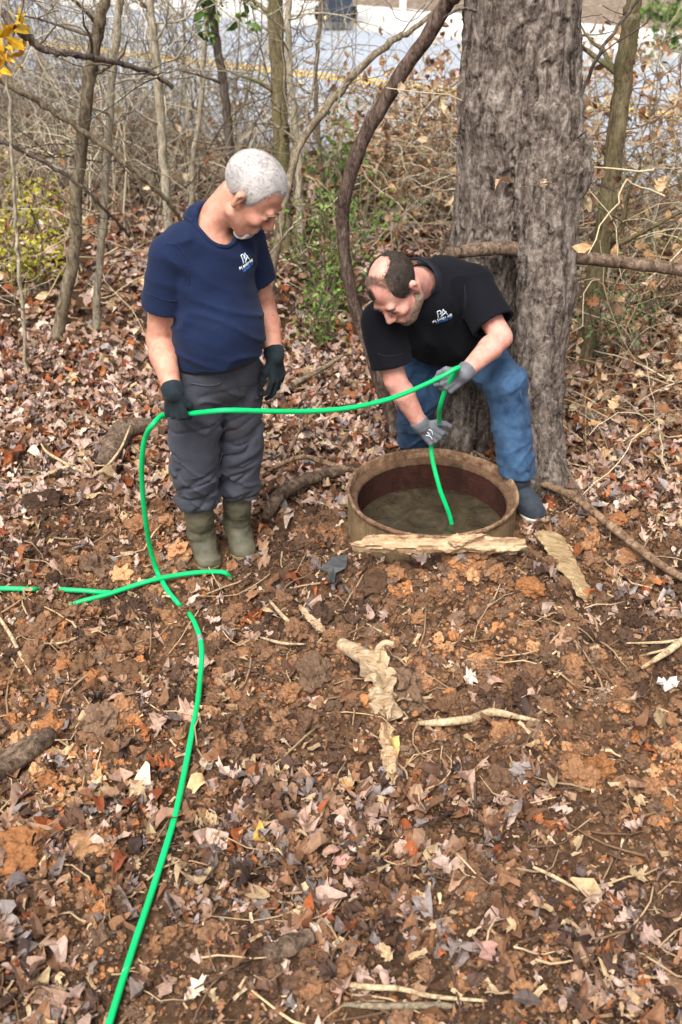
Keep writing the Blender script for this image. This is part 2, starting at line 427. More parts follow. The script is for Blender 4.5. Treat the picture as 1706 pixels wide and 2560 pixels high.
# ------------------------------------------------------------------ smooth-union solids
class SDF:
    def __init__(s, lo, hi, h):
        s.lo = np.array(lo, float); s.h = h
        s.n = np.ceil((np.array(hi) - s.lo) / h).astype(int) + 1
        s.ax = [(s.lo[i] + h * np.arange(s.n[i])).astype(np.float32) for i in range(3)]
        s.f = np.full(tuple(s.n), 0.5, np.float32)
    def box(s, lo, hi):
        a = np.clip(np.floor((np.array(lo) - s.lo) / s.h).astype(int), 0, s.n); b = np.clip(np.ceil((np.array(hi) - s.lo) / s.h).astype(int) + 1, 0, s.n)
        sl = tuple(slice(a[i], b[i]) for i in range(3))
        return sl, s.ax[0][sl[0]][:, None, None], s.ax[1][sl[1]][None, :, None], s.ax[2][sl[2]][None, None, :]
    def comb(s, sl, d, k, sub):
        f = s.f[sl]
        if f.size == 0: return
        if sub: f = -f
        if k > 0:
            hh = np.clip(k - np.abs(f - d), 0, None); r = np.minimum(f, d) - hh * hh / (4 * k)
        else: r = np.minimum(f, d)
        s.f[sl] = -r if sub else r
    def cap(s, a, b, ra, rb=None, k=0.02, ax=None, sc=1.0, sub=False):
        rb = ra if rb is None else rb
        a = np.array(a, float); b = np.array(b, float); R = max(ra, rb) * max(sc, 1) + k + 2.5 * s.h + 0.02
        sl, x, y, z = s.box(np.minimum(a, b) - R, np.maximum(a, b) + R)
        if ax is not None:
            ax = np.array(ax, float); ax /= np.linalg.norm(ax); g = 1.0 / sc - 1.0
            dp = (x * ax[0] + y * ax[1] + z * ax[2]) * np.float32(g)
            x = x + dp * ax[0]; y = y + dp * ax[1]; z = z + dp * ax[2]
            a = a + ax * np.dot(a, ax) * g; b = b + ax * np.dot(b, ax) * g
        ba = b - a; L = float(np.dot(ba, ba)) + 1e-12
        px, py, pz = x - np.float32(a[0]), y - np.float32(a[1]), z - np.float32(a[2])
        t = np.clip((px * ba[0] + py * ba[1] + pz * ba[2]) / L, 0, 1).astype(np.float32)
        d = np.sqrt((px - t * ba[0]) ** 2 + (py - t * ba[1]) ** 2 + (pz - t * ba[2]) ** 2) - (ra + (rb - ra) * t)
        s.comb(sl, d.astype(np.float32), k, sub)
    def ell(s, c, r, R=None, k=0.02, sub=False):
        c = np.array(c, float); r = np.array(r, float); m = r.max() + k + 2.5 * s.h + 0.02
        sl, x, y, z = s.box(c - m, c + m)
        x, y, z = x - np.float32(c[0]), y - np.float32(c[1]), z - np.float32(c[2])
        if R is not None:
            R = np.array(R, float)
            x, y, z = (x * R[0, i] + y * R[1, i] + z * R[2, i] for i in range(3))
        k0 = np.sqrt((x / r[0]) ** 2 + (y / r[1]) ** 2 + (z / r[2]) ** 2)
        k1 = np.sqrt((x / r[0] ** 2) ** 2 + (y / r[1] ** 2) ** 2 + (z / r[2] ** 2) ** 2) + 1e-9
        s.comb(sl, (k0 * (k0 - 1) / k1).astype(np.float32), k, sub)
    def path(s, pts, rad, k=0.01, **kw):
        for i in range(len(pts) - 1): s.cap(pts[i], pts[i + 1], rad[i], rad[i + 1], k, **kw)
    def plane(s, p, n, lo=None, hi=None, k=0):
        """keeps what lies behind the plane (n points to what is cut away); inside lo..hi only"""
        n = np.array(n, float); n /= np.linalg.norm(n)
        sl, x, y, z = s.box(lo if lo is not None else s.lo, hi if hi is not None else s.lo + s.n * s.h)
        d = (x - p[0]) * n[0] + (y - p[1]) * n[1] + (z - p[2]) * n[2]
        s.f[sl] = np.maximum(s.f[sl], d.astype(np.float32))
    def band(s, fn, w=0.035):
        """fn(points) added to the field near the surface"""
        i = np.nonzero(np.abs(s.f) < w)
        p = np.column_stack([s.ax[0][i[0]], s.ax[1][i[1]], s.ax[2][i[2]]])
        s.f[i] += fn(p).astype(np.float32)
    def region(s, fn, w=0.035):
        i = np.nonzero(s.f < w)
        p = np.column_stack([s.ax[0][i[0]], s.ax[1][i[1]], s.ax[2][i[2]]])
        s.f[i] = np.maximum(s.f[i], fn(p).astype(np.float32))
    def mesh(s, name, mat, smooth=1):
        f = s.f; f[0], f[-1] = 0.1, 0.1; f[:, 0], f[:, -1] = 0.1, 0.1; f[:, :, 0], f[:, :, -1] = 0.1, 0.1
        nx, ny, nz = f.shape; neg = f < 0
        cnt = np.zeros((nx - 1, ny - 1, nz - 1), np.int8)
        for dx in (0, 1):
            for dy in (0, 1):
                for dz in (0, 1): cnt += neg[dx:nx - 1 + dx, dy:ny - 1 + dy, dz:nz - 1 + dz]
        act = np.nonzero((cnt > 0) & (cnt < 8)); N = len(act[0])
        idx = np.full(cnt.shape, -1, np.int32); idx[act] = np.arange(N)
        cor = {}
        for dx in (0, 1):
            for dy in (0, 1):
                for dz in (0, 1): cor[dx, dy, dz] = f[act[0] + dx, act[1] + dy, act[2] + dz]
        acc = np.zeros((N, 3)); w = np.zeros(N)
        for a in cor:
            for ax in range(3):
                if a[ax] == 0:
                    b = list(a); b[ax] = 1; b = tuple(b)
                    fa, fb = cor[a], cor[b]; m = (fa < 0) != (fb < 0)
                    t = np.where(m, fa / np.where(m, fa - fb, 1), 0)
                    p = np.tile(np.array(a, float), (N, 1)); p[:, ax] = t
                    acc += p * m[:, None]; w += m
        V = (acc / w[:, None] + np.column_stack(act)) * s.h + s.lo
        F = []
        for ax in range(3):
            o = [a for a in range(3) if a != ax]
            A = [slice(1, -1)] * 3; B = [slice(1, -1)] * 3
            A[ax] = slice(0, f.shape[ax] - 1); B[ax] = slice(1, f.shape[ax])
            na, nb = neg[tuple(A)], neg[tuple(B)]
            e = np.nonzero(na != nb); sg = na[e]
            g = [e[0].copy(), e[1].copy(), e[2].copy()]
            for a in o: g[a] = g[a] + 1
            def cell(d0, d1):
                c = [g[0], g[1], g[2]]; c[o[0]] = c[o[0]] - d0; c[o[1]] = c[o[1]] - d1
                return idx[c[0], c[1], c[2]]
            q = np.stack([cell(1, 1), cell(0, 1), cell(0, 0), cell(1, 0)], -1)
            flip = sg if ax != 1 else ~sg
            q[~flip] = q[~flip][:, ::-1]; F.append(q)
        F = np.concatenate(F)
        for _ in range(smooth):
            S = np.zeros_like(V); c = np.zeros(len(V))
            for i in range(4):
                for j in ((i + 1) % 4, (i + 3) % 4):
                    for q in range(3): S[:, q] += np.bincount(F[:, i], V[F[:, j], q], len(V))
                    c += np.bincount(F[:, i], minlength=len(V))
            V = 0.5 * V + 0.5 * S / np.maximum(c, 1)[:, None]
        return raw_mesh(name, V, F, mat, True)
def nrm(v): v = np.array(v, float); return v / np.linalg.norm(v)

# ================================================================== terrain
RC = np.array([0.389, 4.025]); RR = 0.365; RZ = 0.20        # manhole ring: centre, outer radius, rim height
road_a = QG(0, 265 / SC)[:2]; road_d = nrm(QG(1100 / SC, 430 / SC)[:2] - road_a); road_n = np.array([-road_d[1], road_d[0]])
if road_n[1] < 0: road_n = -road_n
def road_s(x, y): return (x - road_a[0]) * road_n[0] + (y - road_a[1]) * road_n[1]
def soilmask(x, y):
    w = (fbm2(x * 1.7 + 3, y * 1.7, 3) - 0.5) * 0.9
    back = 4.15 - 0.25 * sst(0.9, 1.5, x) + 0.15 * sst(0.3, 0.8, x) * (1 - sst(0.8, 1.2, x))
    return sst(2.25, 2.75, y + w) * (1 - sst(back - 0.1, back + 0.25, y + w * 0.5)) * (1 - 0.75 * sst(1.15, 1.7, np.abs(x - 0.1) + w * 0.4))
def H(x, y):
    x = np.asarray(x, float); y = np.asarray(y, float)
    m = soilmask(x, y); near = 1 - sst(6, 9, y)
    z = (fbm2(x * 1.1, y * 1.1, 3) - 0.5) * 0.10
    z = z + (fbm2(x * 5 + 9, y * 5, 3) - 0.5) * (0.035 + 0.05 * m) * near
    cl = np.abs(fbm2(x * 9 + 31, y * 9 + 4, 3) - 0.5) * 2
    z = z + m * (0.055 * (cl - 0.25) + 0.03 * (fbm2(x * 24, y * 24, 3) - 0.5))
    z = z + 0.012 * (vn2(x * 30, y * 30) - 0.5) * near
    z = z + m * 0.15 * (fbm2(x * 2.7 + 40, y * 3.4 + 8, 2) - 0.5) + 0.09 * (fbm2(x * 3.1 + 60, y * 4.2, 2) - .5) * (1 - sst(3.0, 3.4, y))
    z = z - 0.15 * np.exp(-((x + .275) / .075) ** 4 - ((y - 4.02) / .055) ** 4)
    z = z + 0.155 * np.exp(-((x - 0.42) / 0.40) ** 2 - ((y - 3.59) / 0.15) ** 2)
    z = z + 0.05 * np.exp(-((x + 0.15) / 0.25) ** 2 - ((y - 3.75) / 0.25) ** 2)
    z = z - 0.11 * np.exp(-((x - 0.36) / 0.20) ** 2 - ((y - 2.30 + .25 * (x - .36)) / 0.05) ** 2)
    z = z + 0.06 * np.exp(-((x - 0.34) / 0.22) ** 2 - ((y - 2.12) / 0.09) ** 2)
    z = z * (1 - .85 * np.exp(-((x + .80) / .36) ** 4 - ((y - 3.60) / .15) ** 4))
    for (fx, fy), fz in zip(FOOTPADS, FOOT_Z):
        w = np.exp(-(((x - fx) ** 2 + (y - fy) ** 2) / 0.13 ** 2)); z = z * (1 - w) + fz * w
    s = road_s(x, y)
    k = sst(-1.0, 0.2, s); z = z * (1 - k) - 0.03 * k
    k2 = sst(7.8, 9.0, s); z = z + k2 * (0.06 + 0.35 * sst(9, 16, s) + (fbm2(x * .9, y * .9, 3) - .5) * 0.3)
    d = np.hypot(x - RC[0], y - RC[1])
    z = np.where(d < RR - 0.02, -0.55, z)
    return z
FOOT_Z = (0, 0, .045, 0)
FOOTPADS = [(-0.56, 3.79), (-0.435, 3.89), (0.80, 4.08), (0.30, 4.60)]
def grow(lo, hi, step, far, g=1.10):
    a = list(np.arange(lo, hi, step)); s = step
    b = []
    v = a[-1]
    while v < far[1]: s = min(s * g, 2.5); v += s; b.append(v)
    c = []; s = step; v = lo
    while v > far[0]: s = min(s * g, 2.5); v -= s; c.append(v)
    return np.array(c[::-1] + a + b)
gx = grow(-1.9, 2.1, 0.0125, (-45, 45)); gy = grow(1.3, 5.0, 0.0125, (-12, 70))
GX, GY = np.meshgrid(gx, gy, indexing='ij'); GZ = H(GX, GY)
nx_, ny_ = GX.shape
ii = np.arange(nx_ - 1)[:, None]; jj = np.arange(ny_ - 1)[None]
gF = np.stack([ii * ny_ + jj, (ii + 1) * ny_ + jj, (ii + 1) * ny_ + jj + 1, ii * ny_ + jj + 1], -1).reshape(-1, 4)
gc = np.zeros((nx_ * ny_, 3), np.float32)
gc[:, 0] = np.clip(soilmask(GX, GY) + 0.35 * sst(0.5, 0.62, fbm2(GX * 3, GY * 3, 3)) * (GY < 3), 0, 1).ravel()
gc[:, 1] = sst(7.5, 8.5, road_s(GX, GY)).ravel()
obj('ground', raw_mesh('ground', np.column_stack([GX.ravel(), GY.ravel(), GZ.ravel()]), gF, M['ground'], True, gc), kind='structure')

def band_mesh(name, s0, s1, z, mat, t0=-40, t1=40, n=80, dash=None):
    V = []; F = []
    for i in range(n + 1):
        t = t0 + (t1 - t0) * i / n
        for s in (s0, s1):
            p = road_a + road_d * t + road_n * s; V.append((p[0], p[1], z))
        if i: k = 2 * i; F.append((k - 2, k, k + 1, k - 1))
    return raw_mesh(name, V, np.array(F), mat, False)
def slab_mesh(name, s0, s1, z0, z1, mat, t0=-40, t1=40):
    P = [(s0, z0), (s0, z1), (s1, z1), (s1, z0)]; V = []
    for t in (t0, t1):
        for s, z in P:
            p = road_a + road_d * t + road_n * s; V.append((p[0], p[1], z))
    F = [(0, 1, 5, 4), (1, 2, 6, 5), (2, 3, 7, 6), (3, 0, 4, 7), (0, 3, 2, 1), (4, 5, 6, 7)]
    return raw_mesh(name, V, np.array(F), mat, False)
obj('road', band_mesh('road', -0.05, 6.5, 0.004, M['road']), kind='structure')
for k, s in enumerate((3.06, 3.26)):
    obj('road_marking', band_mesh('road_marking', s, s + 0.11, 0.008, M['yellow']), kind='structure')
obj('kerb', slab_mesh('kerb', 6.52, 6.72, -0.2, 0.10, M['pave']), kind='structure')
obj('pavement', slab_mesh('pavement', 6.723, 8.3, -0.2, 0.09, M['pave']), kind='structure')

def ground_pt(qx, qy, dz):
    g = QG(qx, qy, dz)
    for _ in range(3): g = QG(qx, qy, float(H(g[0], g[1])) + dz)
    return g
# where hoses lie open on the ground (litter does not cover them there)
HOSE_Q = [[(362, 1315), (375, 1340), (392, 1366), (404, 1382)], [(438, 1414), (448, 1430), (460, 1465), (464, 1500), (461, 1550), (455, 1610), (444, 1670), (431, 1740), (416, 1815), (404, 1862)], [(394, 1900), (376, 1965), (346, 2060), (312, 2160), (280, 2260), (252, 2350), (220, 2450)],
          [(175, 1386), (240, 1368), (310, 1345), (355, 1332), (400, 1323), (450, 1316), (500, 1314), (522, 1318)], [(-60, 1350), (0, 1352), (72, 1354)], [(155, 1355), (200, 1358), (235, 1361), (262, 1362)]]
_hx = np.concatenate([catmull([ground_pt(a, b, .01) for a, b in L], 12)[:, :2] for L in HOSE_Q])
def off_hose(x, y, w):
    x = np.asarray(x); r = np.ones(x.shape, bool); i = np.nonzero((x > -1.8) & (x < .2) & (y < 4.2))[0]
    for k in range(0, len(i), 4000):
        j = i[k:k + 4000]; d = ((x[j, None] - _hx[None, :, 0]) ** 2 + (y[j, None] - .012 - _hx[None, :, 1]) ** 2).min(1); r[j] = d > w * w
    return r

# ------------------------------------------------------------------ fallen leaves
def leaf_template(kind, n, curl, fold, seed):
    r = np.random.default_rng(seed)
    t = np.linspace(0, 1, n)
    if kind == 'oak': w = 0.32 * np.sin(np.pi * np.clip(t, 0.03, 0.97)) ** 0.6 * (0.66 + 0.34 * np.cos(2 * np.pi * (3.5 * t + .5)))
    elif kind == 'oval': w = 0.26 * np.sin(np.pi * np.clip(t, 0.03, 0.97)) ** 0.8
    elif kind == 'beech': w = 0.22 * np.sin(np.pi * np.clip(t, 0.03, 0.97)) ** 0.9
    elif kind == 'maple': w = np.interp(t, [0, .12, .25, .38, .5, .62, .75, .88, 1], [.05, .34, .22, .5, .24, .3, .13, .12, .01])
    else: w = 0.12 * np.ones(n) * (0.7 + 0.6 * r.random(n))
    w = np.maximum(w, 0.012)
    x = t - 0.5; z0 = curl * (np.cos((t - 0.5) * 2.4) - 1) + 0.05 * r.standard_normal(n)
    V = []
    for i in range(n):
        e1 = fold * w[i] + 0.075 * r.standard_normal(); e2 = (fold if seed % 3 else -.2 * fold) * w[i] + 0.075 * r.standard_normal()
        sh = 0.06 if kind in ('oak', 'maple') and i % 2 else 0
        V += [(x[i] + sh, w[i] * (1 + .15 * r.standard_normal()), z0[i] + e1), (x[i], 0, z0[i]), (x[i] + sh, -w[i] * (1 + .15 * r.standard_normal()), z0[i] + e2)]
    F = []
    for i in range(n - 1):
        for k in (0, 1): F.append((3 * i + k, 3 * i + k + 1, 3 * i + 4 + k, 3 * i + 3 + k))
    return np.array(V), np.array(F)
def scatter(templates, pos, yaw, tilt, size, colr, which):
    """instances of leaf templates merged in one mesh; returns V, F, C"""
    Vs, Fs, Cs = [], [], []; n0 = 0
    for k, (tv, tf) in enumerate(templates):
        s = np.nonzero(which == k)[0]
        if not len(s): continue
        cy, sy = np.cos(yaw[s]), np.sin(yaw[s]); tx, ty = tilt[s, 0], tilt[s, 1]
        v = tv[None] * size[s, None, None]
        x, y, z = v[..., 0], v[..., 1], v[..., 2]
        cx, sx = np.cos(tx)[:, None], np.sin(tx)[:, None]; y, z = y * cx - z * sx, y * sx + z * cx
        cb, sb = np.cos(ty)[:, None], np.sin(ty)[:, None]; x, z = x * cb + z * sb, -x * sb + z * cb
        x, y = x * cy[:, None] - y * sy[:, None], x * sy[:, None] + y * cy[:, None]
        V = np.stack([x, y, z], -1) + pos[s][:, None]
        m = len(tv); F = tf[None] + (np.arange(len(s)) * m)[:, None, None] + n0
        Vs.append(V.reshape(-1, 3)); Fs.append(F.reshape(-1, tf.shape[1])); Cs.append(np.repeat(colr[s], m, 0)); n0 += m * len(s)
    return np.concatenate(Vs), np.concatenate(Fs), np.concatenate(Cs)
def pal(cols): return np.array([srgb(*c)[:3] for c in cols])
LEAFPAL = pal([(178, 150, 136), (166, 136, 118), (188, 162, 148), (152, 120, 96), (134, 98, 72), (112, 80, 58), (96, 70, 54), (80, 60, 50), (62, 48, 42), (158, 100, 62), (150, 84, 48), (122, 66, 42), (142, 132, 128), (176, 152, 118), (208, 186, 166), (120, 106, 100)])
W_FOREST = np.array([13, 13, 11, 9, 8, 7, 6, 4, 3, 4, 3.2, 2, 5, 6, 6, 4], float)
W_BITS = np.array([3, 4, 2, 6, 10, 13, 13, 12, 9, 3, 2, 2.5, 3, 4, 1.5, 7], float)
W_FRONT = np.array([7, 9, 4, 11, 12, 11, 9, 8, 6, 3, 1.5, 2, 4, 7, 1.5, 8], float)
TPL = [leaf_template(k, n, c, f, i) for i, (k, n, c, f) in enumerate([('oak', 14, .35, .8), ('oak', 14, -.3, .4), ('oak', 14, .6, -.7), ('maple', 9, .3, .8), ('oak', 12, -.5, 1.0), ('oval', 6, .5, 1.1), ('oval', 6, -.4, .8), ('beech', 6, .7, 1.4), ('beech', 6, .3, -.9), ('oval', 6, .9, .5), ('beech', 7, -.8, .6), ('oval', 7, .2, 1.6)])]
TPLF = [leaf_template(k, n, c, f, 40 + i) for i, (k, n, c, f) in enumerate([('oval', 4, .35, .6), ('oval', 4, -.3, .4), ('beech', 4, .5, .8), ('maple', 9, .2, .4), ('oak', 9, .3, .3)])]
CHIP = [leaf_template('chip', 4, c, f, 80 + i) for i, (c, f) in enumerate([(.03, .3), (-.05, .6), (.08, .2)])]
def leaf_cloud(n, xr, yr, dens, tpl, smin, smax, weights, lift, tiltmax, dark=1.0):
    x = RNG.uniform(*xr, n); y = RNG.uniform(*yr, n)
    keep = (RNG.random(n) < dens(x, y)) & (road_s(x, y) < -0.15) & (np.hypot(x - RC[0], y - RC[1]) > RR + 0.02)
    keep &= np.abs(x) < 0.42 * y + 1.5
    keep &= off_hose(x, y, .012 + .36 * smax)
    for fx, fy in FOOTPADS: keep &= (np.hypot(x - fx, y - fy) > 0.09)
    x, y = x[keep], y[keep]; n = len(x)
    z = H(x, y) + RNG.random(n) ** 2 * lift + 0.004
    c = LEAFPAL[RNG.choice(len(LEAFPAL), n, p=weights / weights.sum())] * dark * RNG.uniform(0.75, 1.2, (n, 1))
    return scatter(tpl, np.column_stack([x, y, z]), RNG.uniform(0, 6.28, n), RNG.normal(0, tiltmax, (n, 2)), RNG.uniform(smin, smax, n), c.astype(np.float32), RNG.integers(0, len(tpl), n))
forest = lambda x, y: np.where(y < 3.2, 0, 1.0) * (1 - 0.93 * soilmask(x, y))
front = lambda x, y: np.clip(1.05 - 0.62 * soilmask(x, y) - 0.85 * sst(.46, .60, fbm2(x * 2.3, y * 2.9, 3)), .05, 1)
parts = [leaf_cloud(24000, (-3.6, 3.8), (3.3, 6.2), forest, TPL, .035, .092, W_FOREST, .05, .42, 1.12),
         leaf_cloud(30000, (-6.5, 6.0), (6.2, 13.0), forest, TPLF, .05, .11, W_FOREST, .06, .4, 1.12),
         leaf_cloud(12500, (-2.4, 2.6), (1.2, 4.3), front, TPL, .024, .085, W_FRONT, .03, .42, 1.1),
         leaf_cloud(2600, (-2.0, 2.2), (1.4, 3.6), lambda x, y: np.clip(1.1 - sst(2.6, 3.4, y), .12, 1) * front(x, y), TPL, .07, .12, W_FRONT, .03, .36, 1.12),
         leaf_cloud(64000, (-2.3, 2.5), (1.2, 4.4), lambda x, y: front(x, y) * .6 + .35, TPLF, .006, .026, W_BITS, .02, .7)]
Vc, Fc, Cc, n0 = [], [], [], 0
for v, f, c in parts: Vc.append(v); Fc.append(f + n0); Cc.append(c); n0 += len(v)
obj('leaf_litter', raw_mesh('leaf_litter', np.concatenate(Vc), np.concatenate(Fc), M['leaf'], False, np.concatenate(Cc)),
    label='brown and pale fallen leaves covering the forest floor', cat='fallen leaves', kind='stuff')
# wood chips, needles and twig bits
n = 6500
x = RNG.uniform(-2.4, 2.6, n); y = RNG.uniform(1.1, 5.0, n); k = np.hypot(x - RC[0], y - RC[1]) > RR + .02; x, y = x[k], y[k]; n = len(x)
cc = pal([(170, 142, 110), (146, 116, 88), (112, 84, 62), (86, 64, 50), (186, 162, 130)])[RNG.integers(0, 5, n)] * RNG.uniform(.7, 1.1, (n, 1))
v, f, c = scatter(CHIP, np.column_stack([x, y, H(x, y) + RNG.random(n) * .02 + .004]), RNG.uniform(0, 6.28, n), RNG.normal(0, .3, (n, 2)), RNG.uniform(.012, .055, n), cc, RNG.integers(0, 3, n))
obj('wood_chips', raw_mesh('wood_chips', v, f, M['twig'], False, c), label='small wood chips and bark bits scattered over the soil', cat='wood chips', kind='stuff')
tb = TB(); tw = pal([(150, 124, 96), (110, 86, 66), (182, 156, 122), (80, 62, 50)])
for i in range(900):
    yy = RNG.uniform(1.3, 8.5) if i % 3 else RNG.uniform(1.3, 4); xx = RNG.uniform(-.4 * yy - .5, .4 * yy + .6)
    if math.hypot(xx - RC[0], yy - RC[1]) < RR + .25 or road_s(xx, yy) > -.3: continue
    L = RNG.uniform(.05, .22) * (1 + .12 * yy); a = RNG.uniform(0, 6.28); b = RNG.normal(0, .5); P = []
    for k in range(5):
        u = k / 4 - .5; px = xx + L * (u * math.cos(a) - b * u * u * math.sin(a)); py = yy + L * (u * math.sin(a) + b * u * u * math.cos(a))
        P.append((px, py, float(H(px, py)) + .012 + .02 * RNG.random()))
    tb.tube(P, np.linspace(.0035, .0018, 5) * RNG.uniform(.6, 1.5), 5, tw[RNG.integers(0, 4)] * RNG.uniform(.7, 1.2))
obj('twig_litter', tb.mesh('twig_litter', M['twig']), label='thin dry twigs lying among the fallen leaves', cat='twigs', kind='stuff')

# soil clods
def clod_verts(sub, seed, amp=.35, freq=2.2):
    import bmesh
    bm = bmesh.new(); bmesh.ops.create_icosphere(bm, subdivisions=sub, radius=1)
    V = np.array([v.co[:] for v in bm.verts]); F = np.array([[v.index for v in f.verts] for f in bm.faces]); bm.free()
    V = V * (1 + amp * 2 * (fbm3(V * freq + 20 + seed * 3.1, 3)[:, None] - .5)); V[:, 2] *= .75; return V, F
CT = [clod_verts(1, i, .8, 3.0) for i in range(8)]; CT2 = [clod_verts(3, i + 9, .75, 2.6) for i in range(6)]
CT3 = [clod_verts(4, i + 30, .8, 2.4) for i in range(5)]
SOILPAL = pal([(66, 50, 40), (86, 65, 50), (106, 79, 59), (124, 90, 64), (100, 79, 63), (146, 99, 64), (160, 120, 86)])
def clods(n, xr, yr, smin, smax, tpl, dens, p=2.0):
    x = RNG.uniform(*xr, n); y = RNG.uniform(*yr, n)
    k = (RNG.random(n) < dens(x, y)) & (np.hypot(x - RC[0], y - RC[1]) > RR + .025)
    for fx, fy in FOOTPADS: k &= (np.hypot(x - fx, y - fy) > .10)
    k &= off_hose(x, y, .012 + .6 * smax)
    x, y = x[k], y[k]; n = len(x); s = smin + (smax - smin) * RNG.random(n) ** p
    c = SOILPAL[(np.clip((fbm2(x * 3.5 + 5, y * 3.5, 2) - .5) * 9 + 2.6 + RNG.normal(0, 1.0, n), 0, 6)).astype(int)] * RNG.uniform(.9, 1.6, (n, 1))
    return scatter(tpl, np.column_stack([x, y, H(x, y) + s * .15]), RNG.uniform(0, 6.28, n), RNG.normal(0, .5, (n, 2)), s, c, RNG.integers(0, len(tpl), n))
sd = lambda x, y: np.clip(soilmask(x, y) * .8 + .22 + .6 * sst(.46, .60, fbm2(x * 2.3, y * 2.9, 3)) * (y < 3.4), 0, 1)
parts = [clods(52000, (-2.0, 2.2), (1.4, 4.6), .003, .014, CT, sd), clods(6800, (-1.9, 2.1), (1.5, 4.5), .008, .034, CT2, lambda x, y: np.clip(soilmask(x, y) * .9 + .06 + .4 * sst(.46, .60, fbm2(x * 2.3, y * 2.9, 3)) * (y < 3.4), 0, 1), 2.4),
         clods(260, (-.3, -.02), (3.9, 4.1), .012, .04, CT2, lambda x, y: np.exp(-((x + .13) / .08) ** 2 - ((y - 3.99) / .06) ** 2)),
         clods(520, (-1.8, 2.0), (1.6, 4.4), .025, .065, CT3, lambda x, y: np.clip(soilmask(x, y) + .12, 0, 1) * sst(.40, .62, fbm2(x * 2 + 70, y * 2.4, 2)), 1.6),
         clods(900, (-.1, .8), (1.9, 2.35), .006, .024, CT2, lambda x, y: np.exp(-((x - .34) / .2) ** 2 - ((y - 2.12) / .08) ** 2)),
         clods(500, (.05, .85), (3.35, 3.75), .01, .04, CT2, lambda x, y: np.exp(-((x - .42) / .3) ** 2 - ((y - 3.55) / .12) ** 2))]
Vc, Fc, Cc, n0 = [], [], [], 0
for v, f, c in parts: Vc.append(v); Fc.append(f + n0); Cc.append(c); n0 += len(v)
obj('soil_clods', raw_mesh('soil_clods', np.concatenate(Vc), np.concatenate(Fc), M['clod'], False, np.concatenate(Cc)), label='crumbled clods of dug brown and orange soil', cat='soil', kind='stuff')
def clod_thing(qx, qy, r, label, ci, sq=.7, seed=0, z=0):
    p = QG(qx, qy, z + .02); V, F = clod_verts(5, seed, .62, 2.0)
    V = V * (1 + .34 * (fbm3(V * 6 + seed, 4)[:, None] - .5)); V = V * np.array([r, r * .85, r * sq]) + np.array([p[0], p[1], float(H(p[0], p[1])) + r * sq * .12])
    o = obj('soil_clod', raw_mesh('soil_clod', V, F, M['clod'], True, np.tile(SOILPAL[ci] * .95, (len(V), 1))), (p[0], p[1], float(H(p[0], p[1]))), None, label, 'soil clod', 'large clods of dug soil')
clod_thing(105, 1165, .095, 'large dark brown soil clod beneath the forked pale stick, left of the hose', 0, .75, 1)
clod_thing(285, 1530, .075, 'brown orange soil clod left of the hose with grey tape', 2, .85, 2)
clod_thing(855, 1335, .07, 'round brown clod just right of the dark plastic scrap', 1, .8, 3, .05)
clod_thing(1210, 1385, .055, 'small orange clod left of the tan board', 5, .8, 4)
clod_thing(1420, 1195, .05, 'orange clod among leaves right of the long brown root', 5, .8, 5)
clod_thing(200, 1935, .07, 'flat pale tan clod at the lower left near the hose', 6, .4, 6)
clod_thing(30, 1960, .09, 'crumbly orange clod at the left edge of the foreground', 5, .55, 7)
clod_thing(255, 1100, .03, 'small round pale orange clod beside the rotten log', 6, .9, 9)

# ================================================================== trees and undergrowth
# the big double trunk behind the crouching man
S = SDF((0.1, 4.0, -0.2), (1.45, 5.45, 4.6), 0.0105)
S.cap((0.66, 4.90, -0.3), (0.68, 4.86, 0.7), .225, .200, .05)
S.cap((0.68, 4.86, 0.7), (0.715, 4.80, 1.6), .200, .21, .06)
S.cap((0.715, 4.80, 1.6), (0.665, 4.80, 4.7), .21, .23, .06)
S.cap((0.86, 4.47, -0.3), (0.895, 4.54, 0.9), .155, .125, .04)
S.cap((0.885, 4.54, 0.9), (0.855, 4.70, 1.6), .125, .15, .04)
S.cap((0.855, 4.70, 1.6), (0.715, 4.80, 2.6), .14, .20, .06)
for a, b in (((0.55, 4.80, .25), (.36, 4.62, -.12)), ((0.6, 4.75, .25), (.52, 4.55, -.12)), ((.88, 4.45, .25), (1.05, 4.28, -.1)), ((.86, 4.45, .2), (.84, 4.25, -.12)), ((.75, 5.0, .3), (.9, 5.3, -.1))):
    S.cap(a, b, .11, .06, .08)
S.ell((0.95, 4.62, 1.38), (.10, .10, .13), None, .05)          # burl on the right
S.ell((0.98, 4.60, 1.50), (.05, .05, .06), None, .03)
def barkdisp(p):
    n = fbm3(p * np.array([36, 36, 8.5]) + 11, 3); r = 1 - np.abs(2 * n - 1)
    n2 = fbm3(p * np.array([80, 80, 44.0]) + 3, 2); big = fbm3(p * np.array([7, 7, 1.6]), 2)
    low = sst(.75, .3, p[:, 2]) if False else 1 - sst(.3, .8, p[:, 2])
    cr = np.clip(1 - np.abs(2 * fbm3(p * np.array([30, 30, 5.0]) + 23, 2) - 1) * 3.4, 0, 1)
    return .014 * cr + .018 * (r - .55) * (1 + .6 * low) + .022 * (n2 - .5) + .05 * (big - .5)
S.band(barkdisp, .06)
big = thing('tree', (0.76, 4.72, 0), 'massive double trunked tree with furrowed grey brown bark behind the crouching man', 'tree')
obj('trunk', S.mesh('trunk', M['bark'], 1), parent=big); del S
